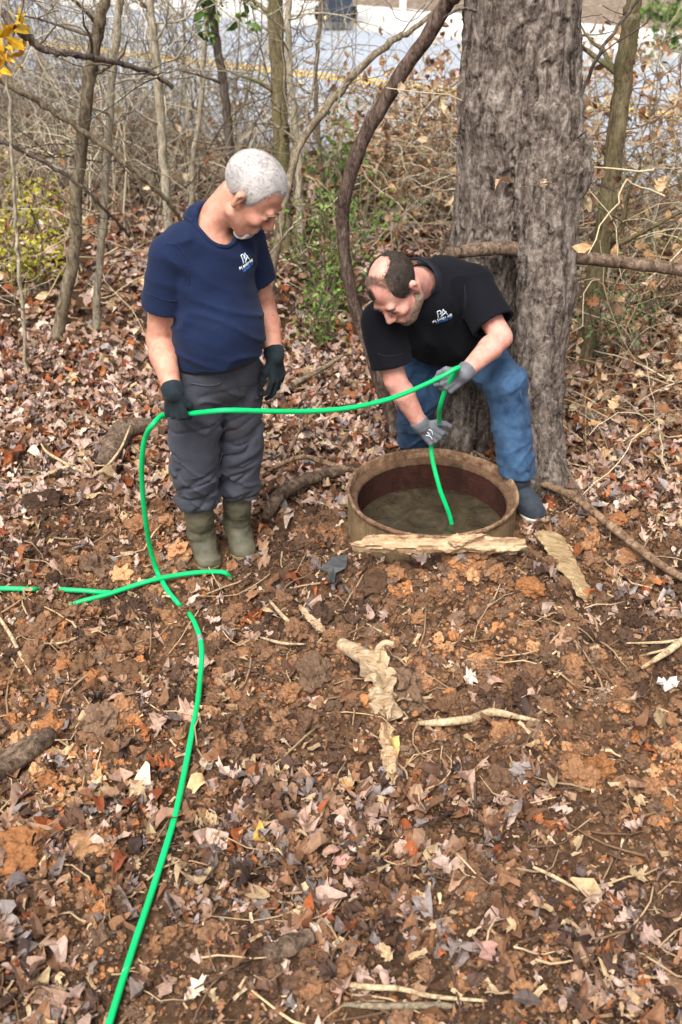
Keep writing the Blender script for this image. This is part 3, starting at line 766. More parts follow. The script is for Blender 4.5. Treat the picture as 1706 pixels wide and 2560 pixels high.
for P, R in (([(.80, 4.82, 4.3), (.6, 4.95, 5.2), (.2, 5.1, 6.3), (-.3, 5.2, 7.6)], [.16, .12, .08, .03]), ([(.82, 4.80, 4.3), (.95, 4.8, 5.4), (1.15, 4.7, 6.6), (1.2, 4.6, 8.2)], [.2, .15, .1, .03]), ([(.84, 4.8, 4.6), (1.3, 5.1, 5.2), (1.9, 5.5, 6.0), (2.4, 5.8, 6.6)], [.13, .09, .06, .02])):
    obj('limb', rough_tube(P, R, 14, 8, .12).mesh('limb', M['bark']), parent=big)
# little dead snags on the trunk
for qa, qb, qc in (((1095, 25), (1060, 20), (1020, 40)), ((1290, 330), (1320, 320), (1350, 300))):
    P = [Q(*qa, 4.62), Q(*qb, 4.58), Q(*qc, 4.5)]; b = TB(); b.tube(catmull(P, 5), np.linspace(.008, .003, 11), 6); obj('snag', b.mesh('snag', M['sap_d']), parent=big)

# liana hanging beside it
pts = [(1060, -60, 4.75), (1030, 0, 4.78), (985, 80, 4.82), (935, 150, 4.86), (895, 215, 4.9), (850, 290, 4.93), (815, 370, 4.95), (795, 440, 4.97), (788, 500, 4.98), (790, 560, 4.98), (800, 640, 4.97), (820, 720, 4.96), (845, 790, 4.95), (870, 870, 4.93), (898, 950, 4.90), (917, 1005, 4.85), (925, 1035, 4.83)]
P = [Q(*p) for p in pts]; P = [np.array([.60, 4.95, 5.15]), np.array([.66, 4.72, 3.9]), P[0] + np.array([.10, -.02, .65])] + P
obj('hanging_vine', rough_tube(P, [.028, .029, .030, .031, .032, .030, .031, .032, .031, .030, .030, .031, .032, .034, .036, .039], 12, 6, .26, 22, .5).mesh('hanging_vine', M['liana']), P[-1] * np.array([1, 1, 0]), None,
    'thick dark brown vine curving down from the top between the two men', 'vine')
P = [Q(1040, 585, 4.64), Q(1045, 582, 4.58), Q(1100, 573, 4.555), Q(1180, 572, 4.57), Q(1245, 580, 4.60), Q(1320, 591, 4.62), Q(1430, 603, 4.62), Q(1568, 620, 4.60), Q(1760, 650, 4.55)]
obj('fallen_limb', rough_tube(P, [.025, .030, .031, .029, .028, .029], 12, 8, .22, 22, .5).mesh('fallen_limb', M['oldlog']), P[5], None,
    'bare horizontal limb wedged in the fork of the big tree, running off to the right', 'branch')

# saplings
def branchlets(P, R, n, L, up=.5, rs=.35):
    out = []
    for _ in range(n):
        k = RNG.uniform(.35, .97); i = int(k * (len(P) - 1)); a = RNG.uniform(0, 6.28); l = L * RNG.uniform(.5, 1.2)
        d = np.array([math.cos(a), math.sin(a), up * RNG.uniform(.3, 1.6)]); d /= np.linalg.norm(d); p = P[i].copy(); Q_ = [p.copy()]
        for s in range(6):
            d = nrm(d + RNG.normal(0, .18, 3) + np.array([0, 0, .05])); p = p + d * l / 6; Q_.append(p.copy())
        out.append((np.array(Q_), np.linspace(R[i] * rs, .0022, 7)))
    return out
def sapling(pts, w, mat, label, nb=5, L=.7, top=1.2, name='sapling', cat='sapling', wig=.0):
    """pts: (qx, qy, Y) from the foot up; w: trunk width in photo pixels at the foot"""
    P = [Q(*p) for p in pts]
    g = P[0].copy(); g[2] = float(H(g[0], g[1]))
    depth = np.dot(P[0] - [0, 0, CAM_H], [0, CP, -SP]); r0 = w * SC * depth / FOC / 2
    d = nrm(P[-1] - P[-2]); P = [g - [0, 0, .06], g * .5 + P[0] * .5 + [0, 0, .01]] + P + [P[-1] + nrm(d + np.array([0, 0, .25])) * top * .5, P[-1] + nrm(d + np.array([.1, 0, .6])) * top]
    C = catmull(P, 6); C += RNG.normal(0, .004, C.shape); n = len(C)
    R = np.interp(np.linspace(0, 1, n), [0, .06, .2, .75, 1], [r0 * 1.25, r0 * 1.05, r0, r0 * .8, r0 * .25])
    root = thing(name, g, label, cat)
    b = TB(); b.tube(C, R, 10, None, .10); obj('trunk', b.mesh('trunk', mat), parent=root)
    for Pb, Rb in branchlets(C, R, nb, L):
        b = TB(); b.tube(Pb, Rb, 6)
        for P2, R2 in branchlets(Pb, Rb, 4, L * .45, .3, .6): b.tube(P2, R2, 4, cap=False)
        obj('branch', b.mesh('branch', mat), parent=root)
    return root
sapling([(122, 798, 6.05), (150, 690, 6.05), (172, 560, 6.05), (180, 420, 6.05), (203, 200, 6.0), (222, 80, 5.98), (242, -20, 5.95)], 30, M['sap_g'], 'tall grey brown sapling, the thickest stem in the left of the thicket', 7)
sapling([(218, 808, 6.2), (226, 640, 6.2), (238, 500, 6.2), (248, 330, 6.2), (262, 130, 6.2), (278, -20, 6.2)], 18, M['sap_p'], 'slim pale sapling just right of the thick left sapling', 6)
sapling([(392, 560, 7.4), (384, 450, 7.4), (372, 330, 7.4), (366, 200, 7.4), (352, 80, 7.4), (342, -20, 7.4)], 22, M['sap_p'], 'pale straight sapling between the left saplings and the white haired man', 6)
sapling([(536, 430, 7.9), (528, 330, 7.9), (520, 230, 7.9), (502, 120, 7.9), (482, -20, 7.9)], 22, M['sap_d'], 'dark leaning sapling rising behind the white haired man', 6)
sapling([(650, 470, 7.6), (648, 330, 7.6), (642, 200, 7.6), (636, 90, 7.6), (632, -20, 7.6)], 40, M['sap_m'], 'mossy green brown tree above the head of the white haired man', 6, name='tree', cat='tree')
sapling([(688, 440, 7.4), (680, 300, 7.4), (668, 180, 7.4), (662, 60, 7.4), (668, -20, 7.4)], 17, M['sap_p'], 'thin pale stem close against the right of the mossy tree', 5)
sapling([(612, 720, 6.2), (626, 620, 6.2), (640, 540, 6.25), (652, 470, 6.3), (668, 400, 6.4), (688, 330, 6.5), (745, 255, 6.6), (820, 165, 6.7), (900, 95, 6.8), (965, 55, 6.9)], 20, M['sap_g'], 'leaning grey sapling that slants to the upper right beside the white haired man', 7, .9)
sapling([(1330, 905, 5.7), (1345, 800, 5.7), (1368, 650, 5.7), (1392, 500, 5.7), (1412, 350, 5.7), (1432, 180, 5.7), (1448, 60, 5.7), (1458, -20, 5.7)], 44, M['sap_m'], 'mossy leaning young tree to the right of the big trunk', 6, name='tree', cat='tree')
sapling([(64, 880, 5.6), (56, 760, 5.6), (44, 620, 5.6), (38, 520, 5.6), (30, 380, 5.6), (18, 200, 5.6)], 9, M['sap_p'], 'very thin pale stem at the far left edge', 5, .5, .6)
sapling([(440, 470, 8.2), (446, 360, 8.2), (462, 240, 8.2), (470, 120, 8.2), (476, -20, 8.2)], 13, M['sap_p'], 'slender pale stem left of the dark leaning sapling', 5)
sapling([(742, 420, 8.2), (735, 330, 8.2), (726, 240, 8.2), (728, 120, 8.2), (742, -10, 8.2)], 11, M['sap_g'], 'slender brown stem right of the mossy tree, below the bin', 5)
sapling([(1300, 560, 5.4), (1306, 480, 5.4), (1318, 360, 5.4), (1345, 200, 5.4), (1400, 90, 5.4), (1480, -20, 5.4)], 9, M['sap_d'], 'thin dark whip crossing in front of the big trunk on its right', 5, .5)
sapling([(-95, 800, 5.75), (-92, 500, 5.75), (-88, 250, 5.75), (-80, 60, 5.75), (-74, -60, 5.75)], 30, M['sap_d'], 'dark sapling outside the left edge that carries the three boughs', 3)
def bough(pts, r, mat, label, nb=5):
    P = catmull([Q(*p) for p in pts], 8); P += RNG.normal(0, .004, P.shape); R = np.linspace(r, r * .55, len(P)); b = TB(); b.tube(P, R, 8, None, .12)
    g = P[-1].copy(); root = thing('branch', g, label, 'branch'); obj('stem', b.mesh('stem', mat), parent=root)
    for Pb, Rb in branchlets(P, R, nb, .5, .2):
        b = TB(); b.tube(Pb, Rb, 5, cap=False); obj('side_twig', b.mesh('side_twig', mat), parent=root)
bough([(-76, -45, 5.75), (0, 25, 5.65), (50, 75, 5.6), (100, 112, 5.65), (165, 125, 5.7), (250, 140, 5.9), (340, 165, 6.1), (400, 200, 6.2)], .022, M['sap_d'], 'dark bough sagging across the top left corner', 7)
bough([(-84, 120, 5.75), (0, 180, 5.8), (90, 235, 5.85), (190, 300, 5.9), (270, 360, 5.95), (335, 415, 6.0), (390, 470, 6.1), (440, 540, 6.3)], .020, M['sap_g'], 'long grey bough slanting down from the left edge towards the white haired man', 7)
bough([(-90, 300, 5.75), (0, 325, 5.7), (60, 350, 5.75), (150, 400, 5.8), (230, 470, 5.9), (300, 545, 6.1)], .014, M['sap_d'], 'dark bough below the long grey one, over the yellow leaved shrub', 6)
bough([(690, 500, 6.0), (640, 560, 6.1), (560, 680, 6.3)], .006, M['sap_p'], 'short pale twig slanting behind the left man', 2)

# tangle of thin stems along the road
def wander(p, d, L, n, w, grav=0.0):
    P = [np.array(p, float)]; d = nrm(d)
    for _ in range(n): d = nrm(d + RNG.normal(0, w, 3) + np.array([0, 0, grav])); P.append(P[-1] + d * L / n)
    return np.array(P)
BR = pal([(158, 148, 128), (132, 120, 102), (184, 172, 150), (104, 92, 80), (150, 136, 116), (200, 188, 164)])
tb = TB()
def stems(n, xr, sr, hmin, hmax, lean, wob, br=3):
    for _ in range(n):
        x = RNG.uniform(*xr); s = -RNG.uniform(*sr); p = road_a + road_d * ((x - road_a[0]) / road_d[0]) + road_n * s
        if p[1] < 5.2: continue
        if 0.35 < p[0] / p[1] * 4.8 < 1.1 and p[1] < 5.4: continue
        h = RNG.uniform(hmin, hmax); c = BR[RNG.integers(0, 6)] * RNG.uniform(.7, 1.15); r = .0025 + .006 * RNG.random() ** 2
        P = wander((p[0], p[1], float(H(p[0], p[1]))), (RNG.normal(0, lean), RNG.normal(0, lean), 1), h, 9, wob, -.02); tb.tube(P, np.linspace(r, r * .4, 10), 4, c, cap=False)
        for k in range(br):
            i = RNG.integers(2, 9); d = nrm(P[i] - P[i - 1] + RNG.normal(0, .55, 3)); P2 = wander(P[i], d, h * RNG.uniform(.2, .5), 6, .2, -.03); tb.tube(P2, np.linspace(r * .6, r * .25, 7), 4, c, cap=False)
stems(620, (-5.5, .3), (.1, 3.0), .9, 2.8, .26, .15, 4)
stems(420, (-5.5, .3), (.1, 2.6), .3, .9, .45, .22, 3)
_BR, BR = BR, BR * .55
stems(160, (-5.5, .5), (.0, 2.6), 1.6, 3.2, .24, .17, 5)
BR = _BR
stems(420, (-5.5, -.3), (1.6, 4.6), .3, 1.6, .40, .22, 3)
stems(60, (.2, 1.3), (.1, 2.0), .3, .9, .35, .2, 2)
stems(520, (1.15, 4.8), (.0, 2.4), .5, 1.9, .40, .24, 3)
obj('undergrowth', tb.mesh('undergrowth', M['twig']), label='bare thicket of thin grey and tan stems along the road', cat='undergrowth', kind='stuff')
# arching dry vines
tb = TB(); lv = []
VC = pal([(200, 182, 146), (178, 156, 120), (210, 196, 166), (150, 126, 98), (126, 98, 74)])
def vines(n, xr, yr, hr, L, c_=None):
    for _ in range(n):
        x = RNG.uniform(*xr); y = RNG.uniform(*yr)
        if road_s(x, y) > -.05: continue
        p = np.array([x, y, float(H(x, y)) + RNG.uniform(*hr)]); a = RNG.uniform(0, 6.28); P = wander(p, (math.cos(a), math.sin(a), RNG.uniform(-.1, .8)), RNG.uniform(.5, 1) * L, 12, .22, -.09)
        P[:, 2] = np.maximum(P[:, 2], H(P[:, 0], P[:, 1]) + .02); c = VC[RNG.integers(0, 5)] * RNG.uniform(.75, 1.1)
        tb.tube(P, np.linspace(.0042, .002, 13) * RNG.uniform(.6, 1.3), 4, c, cap=False); lv.extend(P[3::3])
vines(640, (1.2, 4.8), (5.2, 9.2), (.0, 1.25), 1.7)
vines(120, (1.05, 2.2), (4.6, 6.2), (.0, .15), 1.1)
vines(150, (.1, 1.0), (7.6, 9.6), (.3, .95), 1.0)
vines(230, (-4.8, -.1), (6.5, 10.5), (.0, .6), 1.4)
obj('dry_vines', tb.mesh('dry_vines', M['twig']), label='tangled tan dry vines on the slope by the road', cat='vines', kind='stuff')
def card_leaves(name, pos, size, cols, label, cat, tpl=TPLF, mat='leaf', parent=None, dark=1.0, base=None, group=None, kind=None, droop=.9):
    pos = np.asarray(pos); n = len(pos); c = cols[RNG.integers(0, len(cols), n)] * RNG.uniform(.7, 1.2, (n, 1)) * dark
    v, f, cc = scatter(tpl, pos, RNG.uniform(0, 6.28, n), RNG.normal(0, droop, (n, 2)), RNG.uniform(size * .5, size * 1.3, n), c, RNG.integers(0, len(tpl), n))
    return obj(name, raw_mesh(name, v, f, M[mat], False, cc), base if base is not None else (0, 0, 0), parent, label, cat, group, kind)
# dry leaves caught on the stems and vines
pos = [p + RNG.normal(0, .05, 3) for p in lv]
for k_ in range(4200):
    x = RNG.uniform(-5.5, .4) if k_ < 1200 else RNG.uniform(1.0, 4.8); s = -RNG.uniform(.0, 2.4) * RNG.random(); p = road_a + road_d * ((x - road_a[0]) / road_d[0]) + road_n * s
    pos.append((p[0], p[1], float(H(p[0], p[1])) + RNG.random() ** (1.4 if x > .9 else 2.2) * (1.35 if x > .9 else .6)))
for _ in range(900):                                                      # strands hanging before the road
    x = RNG.uniform(.05, .95); y = RNG.uniform(8.2, 9.4); pos.append((x, y, RNG.uniform(.0, 1.0) * (.5 + .5 * x)))
DRY = pal([(180, 142, 104), (196, 164, 126), (150, 104, 72), (128, 92, 68), (210, 186, 150), (174, 142, 112), (116, 86, 66), (190, 166, 140)])
card_leaves('dry_leaves', pos, .075, DRY, 'curled dry leaves caught in the thicket and vines', 'dry leaves', kind='stuff')

# shrubs that still have leaves
def shrub(name, label, qx, qy, Y, rad, h, cols, n, size, nst=9, droop=.6, tpl=None, mat='green', zoff=0.0):
    c = Q(qx, qy, Y); g = np.array([c[0], c[1], float(H(c[0], c[1]))]); root = thing(name, g, label, 'shrub'); b = TB(); tips = []
    for k in range(nst):
        a = RNG.uniform(0, 6.28); d = (math.cos(a) * rad / h * .8, math.sin(a) * rad / h * .8, 1); P = wander(g + [RNG.normal(0, .04), RNG.normal(0, .04), 0], d, h * RNG.uniform(.7, 1.15), 8, .12); b.tube(P, np.linspace(.007, .002, 9), 5, cap=False)
        tips.extend(P[2:])
        for q in range(4):
            i = RNG.integers(2, 8); P2 = wander(P[i], RNG.normal(0, 1, 3) + [0, 0, .4], h * .35, 5, .2); b.tube(P2, np.linspace(.0035, .0015, 6), 4, cap=False); tips.extend(P2[1:])
    obj('stems', b.mesh('stems', M['sap_g']), parent=root)
    tips = np.array(tips); pos = tips[RNG.integers(0, len(tips), n)] + RNG.normal(0, .05, (n, 3)); pos[:, 2] = np.maximum(pos[:, 2], g[2] + .02)
    card_leaves('foliage', pos, size, cols, None, None, tpl or TPLF[:3], mat, root, droop=droop)
YEL = pal([(196, 186, 64), (176, 170, 60), (150, 152, 62), (206, 196, 96)]); GRN = pal([(104, 136, 56), (84, 116, 48), (124, 150, 70), (138, 156, 88), (72, 98, 48)]); PGR = pal([(112, 134, 92), (134, 150, 108), (92, 116, 78), (150, 156, 110)])
shrub('yellow_shrub', 'yellow leaved shrub at the left edge of the woods', 70, 545, 6.9, .42, .75, YEL, 600, .046)
shrub('green_shrub', 'loose green shrub between the white haired man and the hanging vine', 765, 640, 6.6, .36, .8, GRN, 820, .038, 16)
shrub('green_shrub', 'low green shrub at the foot of the hanging vine behind the men', 745, 720, 6.1, .22, .35, GRN, 240, .038, 10)
shrub('green_sprig', 'tall thin green sprig against the road left of the hanging vine', 800, 420, 8.3, .2, .85, GRN, 420, .055, 8)
shrub('vine_bush', 'pale green trailing plant around the foot of the mossy young tree', 1375, 850, 5.75, .22, .6, PGR, 300, .035, 9)
shrub('pale_bush', 'low pale green weeds to the right of the mossy young tree', 1460, 800, 6.3, .35, .3, PGR, 200, .035, 8)
shrub('evergreen_shrub', 'small dark evergreen shrub at the upper right corner beyond the road', 1545, 55, 15.5, .35, .9, GRN, 500, .09, 8)
shrub('yellow_shrub', 'sparse yellow leaved weed low at the right edge', 1510, 560, 7.2, .3, .35, YEL, 60, .05, 6)
def hanging_twig(label, qs, Y, cols, n, size):
    P = catmull([Q(a, b, Y) for a, b in qs], 6); b = TB(); b.tube(P, np.linspace(.006, .002, len(P)), 5); root = thing('leafy_twig', P[-1], label, 'twig')
    obj('stem', b.mesh('stem', M['sap_d']), parent=root); pos = P[RNG.integers(len(P) // 4, len(P), n)] + RNG.normal(0, .035, (n, 3)); card_leaves('foliage', pos, size, cols, None, None, TPLF[:3], 'green', root)
hanging_twig('twig with green leaves hanging at the top centre left', [(480, -30), (474, 5), (480, 50), (478, 95)], 7.8, GRN, 34, .09)
hanging_twig('small green leaved twig right of the other green one', [(478, -60), (540, -30), (568, 30), (568, 90)], 7.8, GRN, 16, .085)
hanging_twig('drooping twig of bright yellow leaves in the top left corner', [(-70, -80), (40, -70), (55, -10), (40, 60), (12, 120), (0, 170)], 5.6, pal([(226, 176, 40), (236, 196, 70), (206, 150, 40)]), 34, .075)

# ------------------------------------------------------------------ across the road
c = Q(772, 47, 17.9); bz = 0.092; bx, by = c[0], c[1]
binr = thing('wheelie_bin', (bx, by, bz), 'dark grey wheelie bin standing on the pale pavement across the road', 'bin')
obj('body', box_mesh('body', (bx - .29, by - .33, bz + .05), (bx + .29, by + .33, bz + .95), M['bin'], .82, .03), parent=binr)
obj('lid', box_mesh('lid', (bx - .31, by - .36, bz + .953), (bx + .31, by + .36, bz + 1.03), M['bin'], .98, .03), parent=binr)
for s in (-1, 1):
    b = TB(); b.tube([(bx + s * .25, by + .28, bz + .1), (bx + s * .31, by + .28, bz + .1)], .10, 20); obj('wheel', b.mesh('wheel', M['black_rub'], False), parent=binr)
b = TB(); b.tube([(bx - .24, by + .40, bz + .9), (bx + .24, by + .40, bz + .9)], .018, 8); obj('handle', b.mesh('handle', M['bin']), parent=binr)
c = Q(926, 22, 19.0); pst = thing('post', (c[0], c[1], .1), 'white post across the road to the right of the bin', 'post')
obj('shaft', box_mesh('shaft', (c[0] - .05, c[1] - .05, 0), (c[0] + .05, c[1] + .05, 1.3), M['post'], 1, .008), parent=pst); obj('cap', box_mesh('cap', (c[0] - .07, c[1] - .07, 1.302), (c[0] + .07, c[1] + .07, 1.36), M['post'], 1, .015), parent=pst)

# ================================================================== people
UP = np.array([0, 0, 1.0])
def head_frame(fwd, roll=0):
    f = nrm(fwd); l = nrm(np.cross(UP, f)); u = np.cross(f, l)
    c, s = math.cos(roll), math.sin(roll); l, u = l * c + u * s, u * c - l * s
    return np.column_stack([f, l, u])
def head_solid(S, R, c, neck, nr=(.066, .058), sc=1.0, jaw=1.0):
    T = lambda p: np.array(c) + R @ (np.array(p, float) * sc)
    E = lambda p, r, k=.012, sub=False: S.ell(T(p), np.array(r) * sc, R, k, sub)
    C = lambda a, b, ra, rb=None, k=.012, sub=False: S.cap(T(a), T(b), ra * sc, (ra if rb is None else rb) * sc, k, None, 1, sub)
    S.cap(neck, T((-.03, 0, -.045)), nr[0], nr[1] * sc, .02)
    E((-.014, 0, .036), (.098, .077, .084), .01)
    E((.034, 0, -.028), (.058, .061, .088), .02)
    for s in (-1, 1):
        C((.0, s * .052 * jaw, -.066), (.058, s * .022 * jaw, -.104), .022, .019, .02)
        E((.062, s * .040, -.028), (.026, .024, .022), .015)
    E((.071, 0, -.108), (.02, .024, .018), .014)
    E((.068, 0, -.070), (.028, .036, .030), .014)
    C((.080, -.034, .020), (.080, .034, .020), .013, None, .012)
    for s in (-1, 1):
        E((.096, s * .032, -.002), (.015, .016, .010), .008, True)
        E((.078, s * .032, -.004), (.013, .016, .012), .004)
    C((.088, 0, .012), (.112, 0, -.032), .0085, .0125, .010)
    for s in (-1, 1): E((.102, s * .013, -.038), (.011, .009, .009), .006)
    C((.091, -.02, -.066), (.091, .02, -.066), .0075, None, .005); C((.089, -.018, -.080), (.089, .018, -.080), .008, None, .005)
    C((.104, -.026, -.073), (.104, .026, -.073), .0065, None, .003, True)
    for s in (-1, 1):
        C((.106, s * .021, -.038), (.088, s * .038, -.078), .0032, None, .004, True); C((.092, s * .018, -.020), (.084, s * .046, -.022), .0026, None, .004, True)
    for q in (.036, .050): C((.090 - q * .12, -.03, q), (.090 - q * .12, .03, q + .002), .0022, None, .004, True)
    for s in (-1, 1):
        C((-.012, s * .077, -.034), (-.016, s * .082, .006), .010, .015, .004)
        E((-.007, s * .092, -.003), (.008, .007, .017), .004, True)
def hand_pts(w, d, n, sg):
    d = nrm(d); n = nrm(np.array(n) - d * np.dot(n, d)); y = sg * np.cross(n, d); return np.array(w, float), d, n, y
def hand_solid(S, w, d, n, sg, curl, g=0.0, thumb='grip', spread=.0, sc=1.0):
    w, d, n, y = hand_pts(w, d, n, sg); k0 = .010
    roots = [(.088, .034), (.094, .0115), (.090, -.011), (.081, -.032)]
    for i, (x, yy) in enumerate(roots):
        kn = w + (d * x + y * yy) * sc
        S.cap(w + y * yy * .55 + d * .008, kn, .0150 + g, .0112 + g, .006)
        L = [(.044, .026, .020), (.050, .030, .022), (.046, .028, .021), (.036, .022, .018)][i]
        p = kn; a = 0.0
        for j in range(3):
            a += math.radians(curl[i][j] if isinstance(curl[0], tuple) else curl[j]); q = p + ((d * math.cos(a) - n * math.sin(a)) + y * spread * (1.5 - i)) * L[j] * sc
            S.cap(p, q, .0094 + g - .0008 * j, .0088 + g - .0008 * j, .0012); p = q
    t0 = w + d * .022 + y * .022 - n * .006
    if thumb == 'grip': tp = [t0, w + d * .052 + y * .046 - n * .022, w + d * .082 + y * .044 - n * .040, w + d * .098 + y * .032 - n * .052]
    elif thumb == 'out': tp = [t0, w + d * .045 + y * .052 - n * .012, w + d * .075 + y * .068 - n * .016, w + d * .098 + y * .074 - n * .020]
    else: tp = [t0, w + d * .050 + y * .044 - n * .018, w + d * .080 + y * .052 - n * .028, w + d * .102 + y * .052 - n * .036]
    S.path(tp, [.0155 + g, .0125 + g, .0105 + g, .009 + g], .006)
def grip_center(w, d, n, sg, f=.088, off=.027):
    w, d, n, y = hand_pts(w, d, n, sg); return w + d * f - n * off, y
def glove(name, w, d, n, sg, curl, mat, parent, arm, thumb='grip', spread=0.0, label=None):
    """glove with a short knitted cuff; arm = point up the forearm"""
    w0, d0, n0, y0 = hand_pts(w, d, n, sg); S = SDF(w0 - .19, w0 + .19, .0026)
    hand_solid(S, w, d, n, sg, curl, .0012, thumb, spread)
    e = nrm(np.array(arm) - w0); S.cap(w0, w0 + e * .016, .0365, .0375, .012); S.cap(w0 + e * .016, w0 + e * .020, .0395, .0395, .004); S.plane(w0 + e * .030, e)
    S.band(lambda p: .0022 * (fbm3(p * 70, 2) - .5), .01)
    return obj(name, S.mesh(name, mat, 1), parent=parent, label=label)
def wrinkle(M3, f, amp, seed=0, o=2):
    M3 = np.array(M3, float)
    def g(p): n = fbm3((p @ M3) * np.array(f) + seed, o); return amp * (np.abs(2 * n - 1) * 2.2 - .6)
    return g
def crease(M3, f, amp, seed=0, o=2):
    M3 = np.array(M3, float)
    def g(p): n = fbm3((p @ M3) * np.array(f) + seed, o); r = np.clip(1 - np.abs(2 * n - 1) * 3.2, 0, 1); return amp * (r * r - .12)
    return g
def hair_shell(R, c, keep, mat, name, parent, amp=.006, off=.009, freq=60, sc=1.0, h=.0042):
    S = SDF(np.array(c) - .17, np.array(c) + .17, h)
    T = lambda p: np.array(c) + R @ (np.array(p, float) * sc)
    S.ell(T((-.014, 0, .036)), np.array((.098 + off, .077 + off, .084 + off)) * sc, R, 0); S.ell(T((.034, 0, -.024)), np.array((.052 + off * .6, .061 + off * .7, .085)) * sc, R, .01)
    S.band(lambda p: amp * 2 * (fbm3(((p - np.array(c)) @ R) * np.array([freq, freq, freq]) + 9, 2) - .5), .02)
    S.region(lambda p: keep((p - np.array(c)) @ R / sc), .05)
    return obj(name, S.mesh(name, mat, 1), parent=parent)
# stroke lettering laid on cloth
FONT = {'P': [[(0, 0), (0, 1), (.45, 1), (.6, .85), (.6, .65), (.45, .5), (0, .5)]], 'L': [[(0, 1), (0, 0), (.55, 0)]], 'U': [[(0, 1), (0, .2), (.15, 0), (.45, 0), (.6, .2), (.6, 1)]], 'M': [[(0, 0), (0, 1), (.35, .4), (.7, 1), (.7, 0)]],
        'B': [[(0, 0), (0, 1), (.42, 1), (.55, .88), (.55, .64), (.42, .52), (0, .52)], [(.42, .52), (.6, .38), (.6, .14), (.45, 0), (0, 0)]], 'I': [[(.1, 0), (.1, 1)]], 'N': [[(0, 0), (0, 1), (.6, 0), (.6, 1)]], 'G': [[(.6, .85), (.45, 1), (.15, 1), (0, .8), (0, .2), (.15, 0), (.45, 0), (.6, .2), (.6, .45), (.35, .45)]],
        'A': [[(0, 0), (.32, 1), (.64, 0)], [(.12, .36), (.52, .36)]], 'T': [[(.3, 0), (.3, 1)], [(0, 1), (.6, 1)]], 'H': [[(0, 0), (0, 1)], [(.6, 0), (.6, 1)], [(0, .5), (.6, .5)]], 'O': [[(.15, 0), (0, .2), (0, .8), (.15, 1), (.45, 1), (.6, .8), (.6, .2), (.45, 0), (.15, 0)]], 'R': [[(0, 0), (0, 1), (.45, 1), (.6, .85), (.6, .65), (.45, .5), (0, .5)], [(.3, .5), (.62, 0)]], 'Y': [[(0, 1), (.3, .5), (.6, 1)], [(.3, .5), (.3, 0)]]}
def on_cloth(bvh, c, e1, n):
    n = nrm(n); e1 = nrm(np.array(e1) - n * np.dot(e1, n)); e2 = np.cross(n, e1)
    def put(u, v):
        p = Vector((c + e1 * u + e2 * v + n * .12).tolist()); h = bvh.ray_cast(p, Vector((-n).tolist()))
        return (np.array(h[0]) if h[0] is not None else c + e1 * u + e2 * v) + n * .0009
    return put
def strokes(put, lines, r, mat, name, parent, label=None):
    b = TB()
    for L in lines:
        P = [];
        for (a, b_), (c_, d_) in zip(L[:-1], L[1:]):
            k = max(1, int(math.hypot(c_ - a, d_ - b_) / .004))
            for i in range(k): P.append(put(a + (c_ - a) * i / k, b_ + (d_ - b_) * i / k))
        P.append(put(*L[-1])); b.tube(P, r, 5)
    return obj(name, b.mesh(name, mat), parent=parent, label=label)
def words(txt, x0, y0, h, w):
    out = []; x = x0; st = w / len(txt)
    for ch in txt:
        for L in FONT[ch]: out.append([(x + a * st * .95, y0 + b * h) for a, b in L])
        x += st
    return out
def emblem(bvh, q, e1, parent, light, mid, sc=1.0):
    o = Vector((0, 0, CAM_H)); d = Vector(ray(*q).tolist()).normalized(); h = bvh.ray_cast(o, d)
    if h[0] is None: return
    n = np.array(h[1]); n = n if np.dot(n, np.array(d)) < 0 else -n
    put = on_cloth(bvh, np.array(h[0]), e1, n); s = sc
    P = [[(-.021, .0), (-.021, .038), (-.009, .038), (-.003, .033), (-.003, .024), (-.010, .019)]]; A2 = [[(.010, .036), (.026, 0)], [(-.008, .001), (.006, .010), (.023, .018)]]; A1 = [[(.010, .036), (-.008, -.001)]]
    S_ = lambda LL: [[(a * s, b * s) for a, b in L] for L in LL]
    e = strokes(put, S_(P + A2), .0026 * s, M['white'], 'emblem', parent, 'white letters printed on the chest')
    strokes(put, S_(A1), .0026 * s, light, 'emblem_leg', e)
    strokes(put, S_(words('PLUMBING', -.052, -.019, .012, .104)), .0019 * s, M['white'], 'lettering', e)
    strokes(put, S_(words('AUTHORITY', -.036, -.036, .011, .088)), .0017 * s, mid, 'lettering', e)
def bvh_of(me):
    me.calc_loop_triangles()
    return BVHTree.FromPolygons([v.co[:] for v in me.vertices], [p.vertices[:] for p in me.polygons])
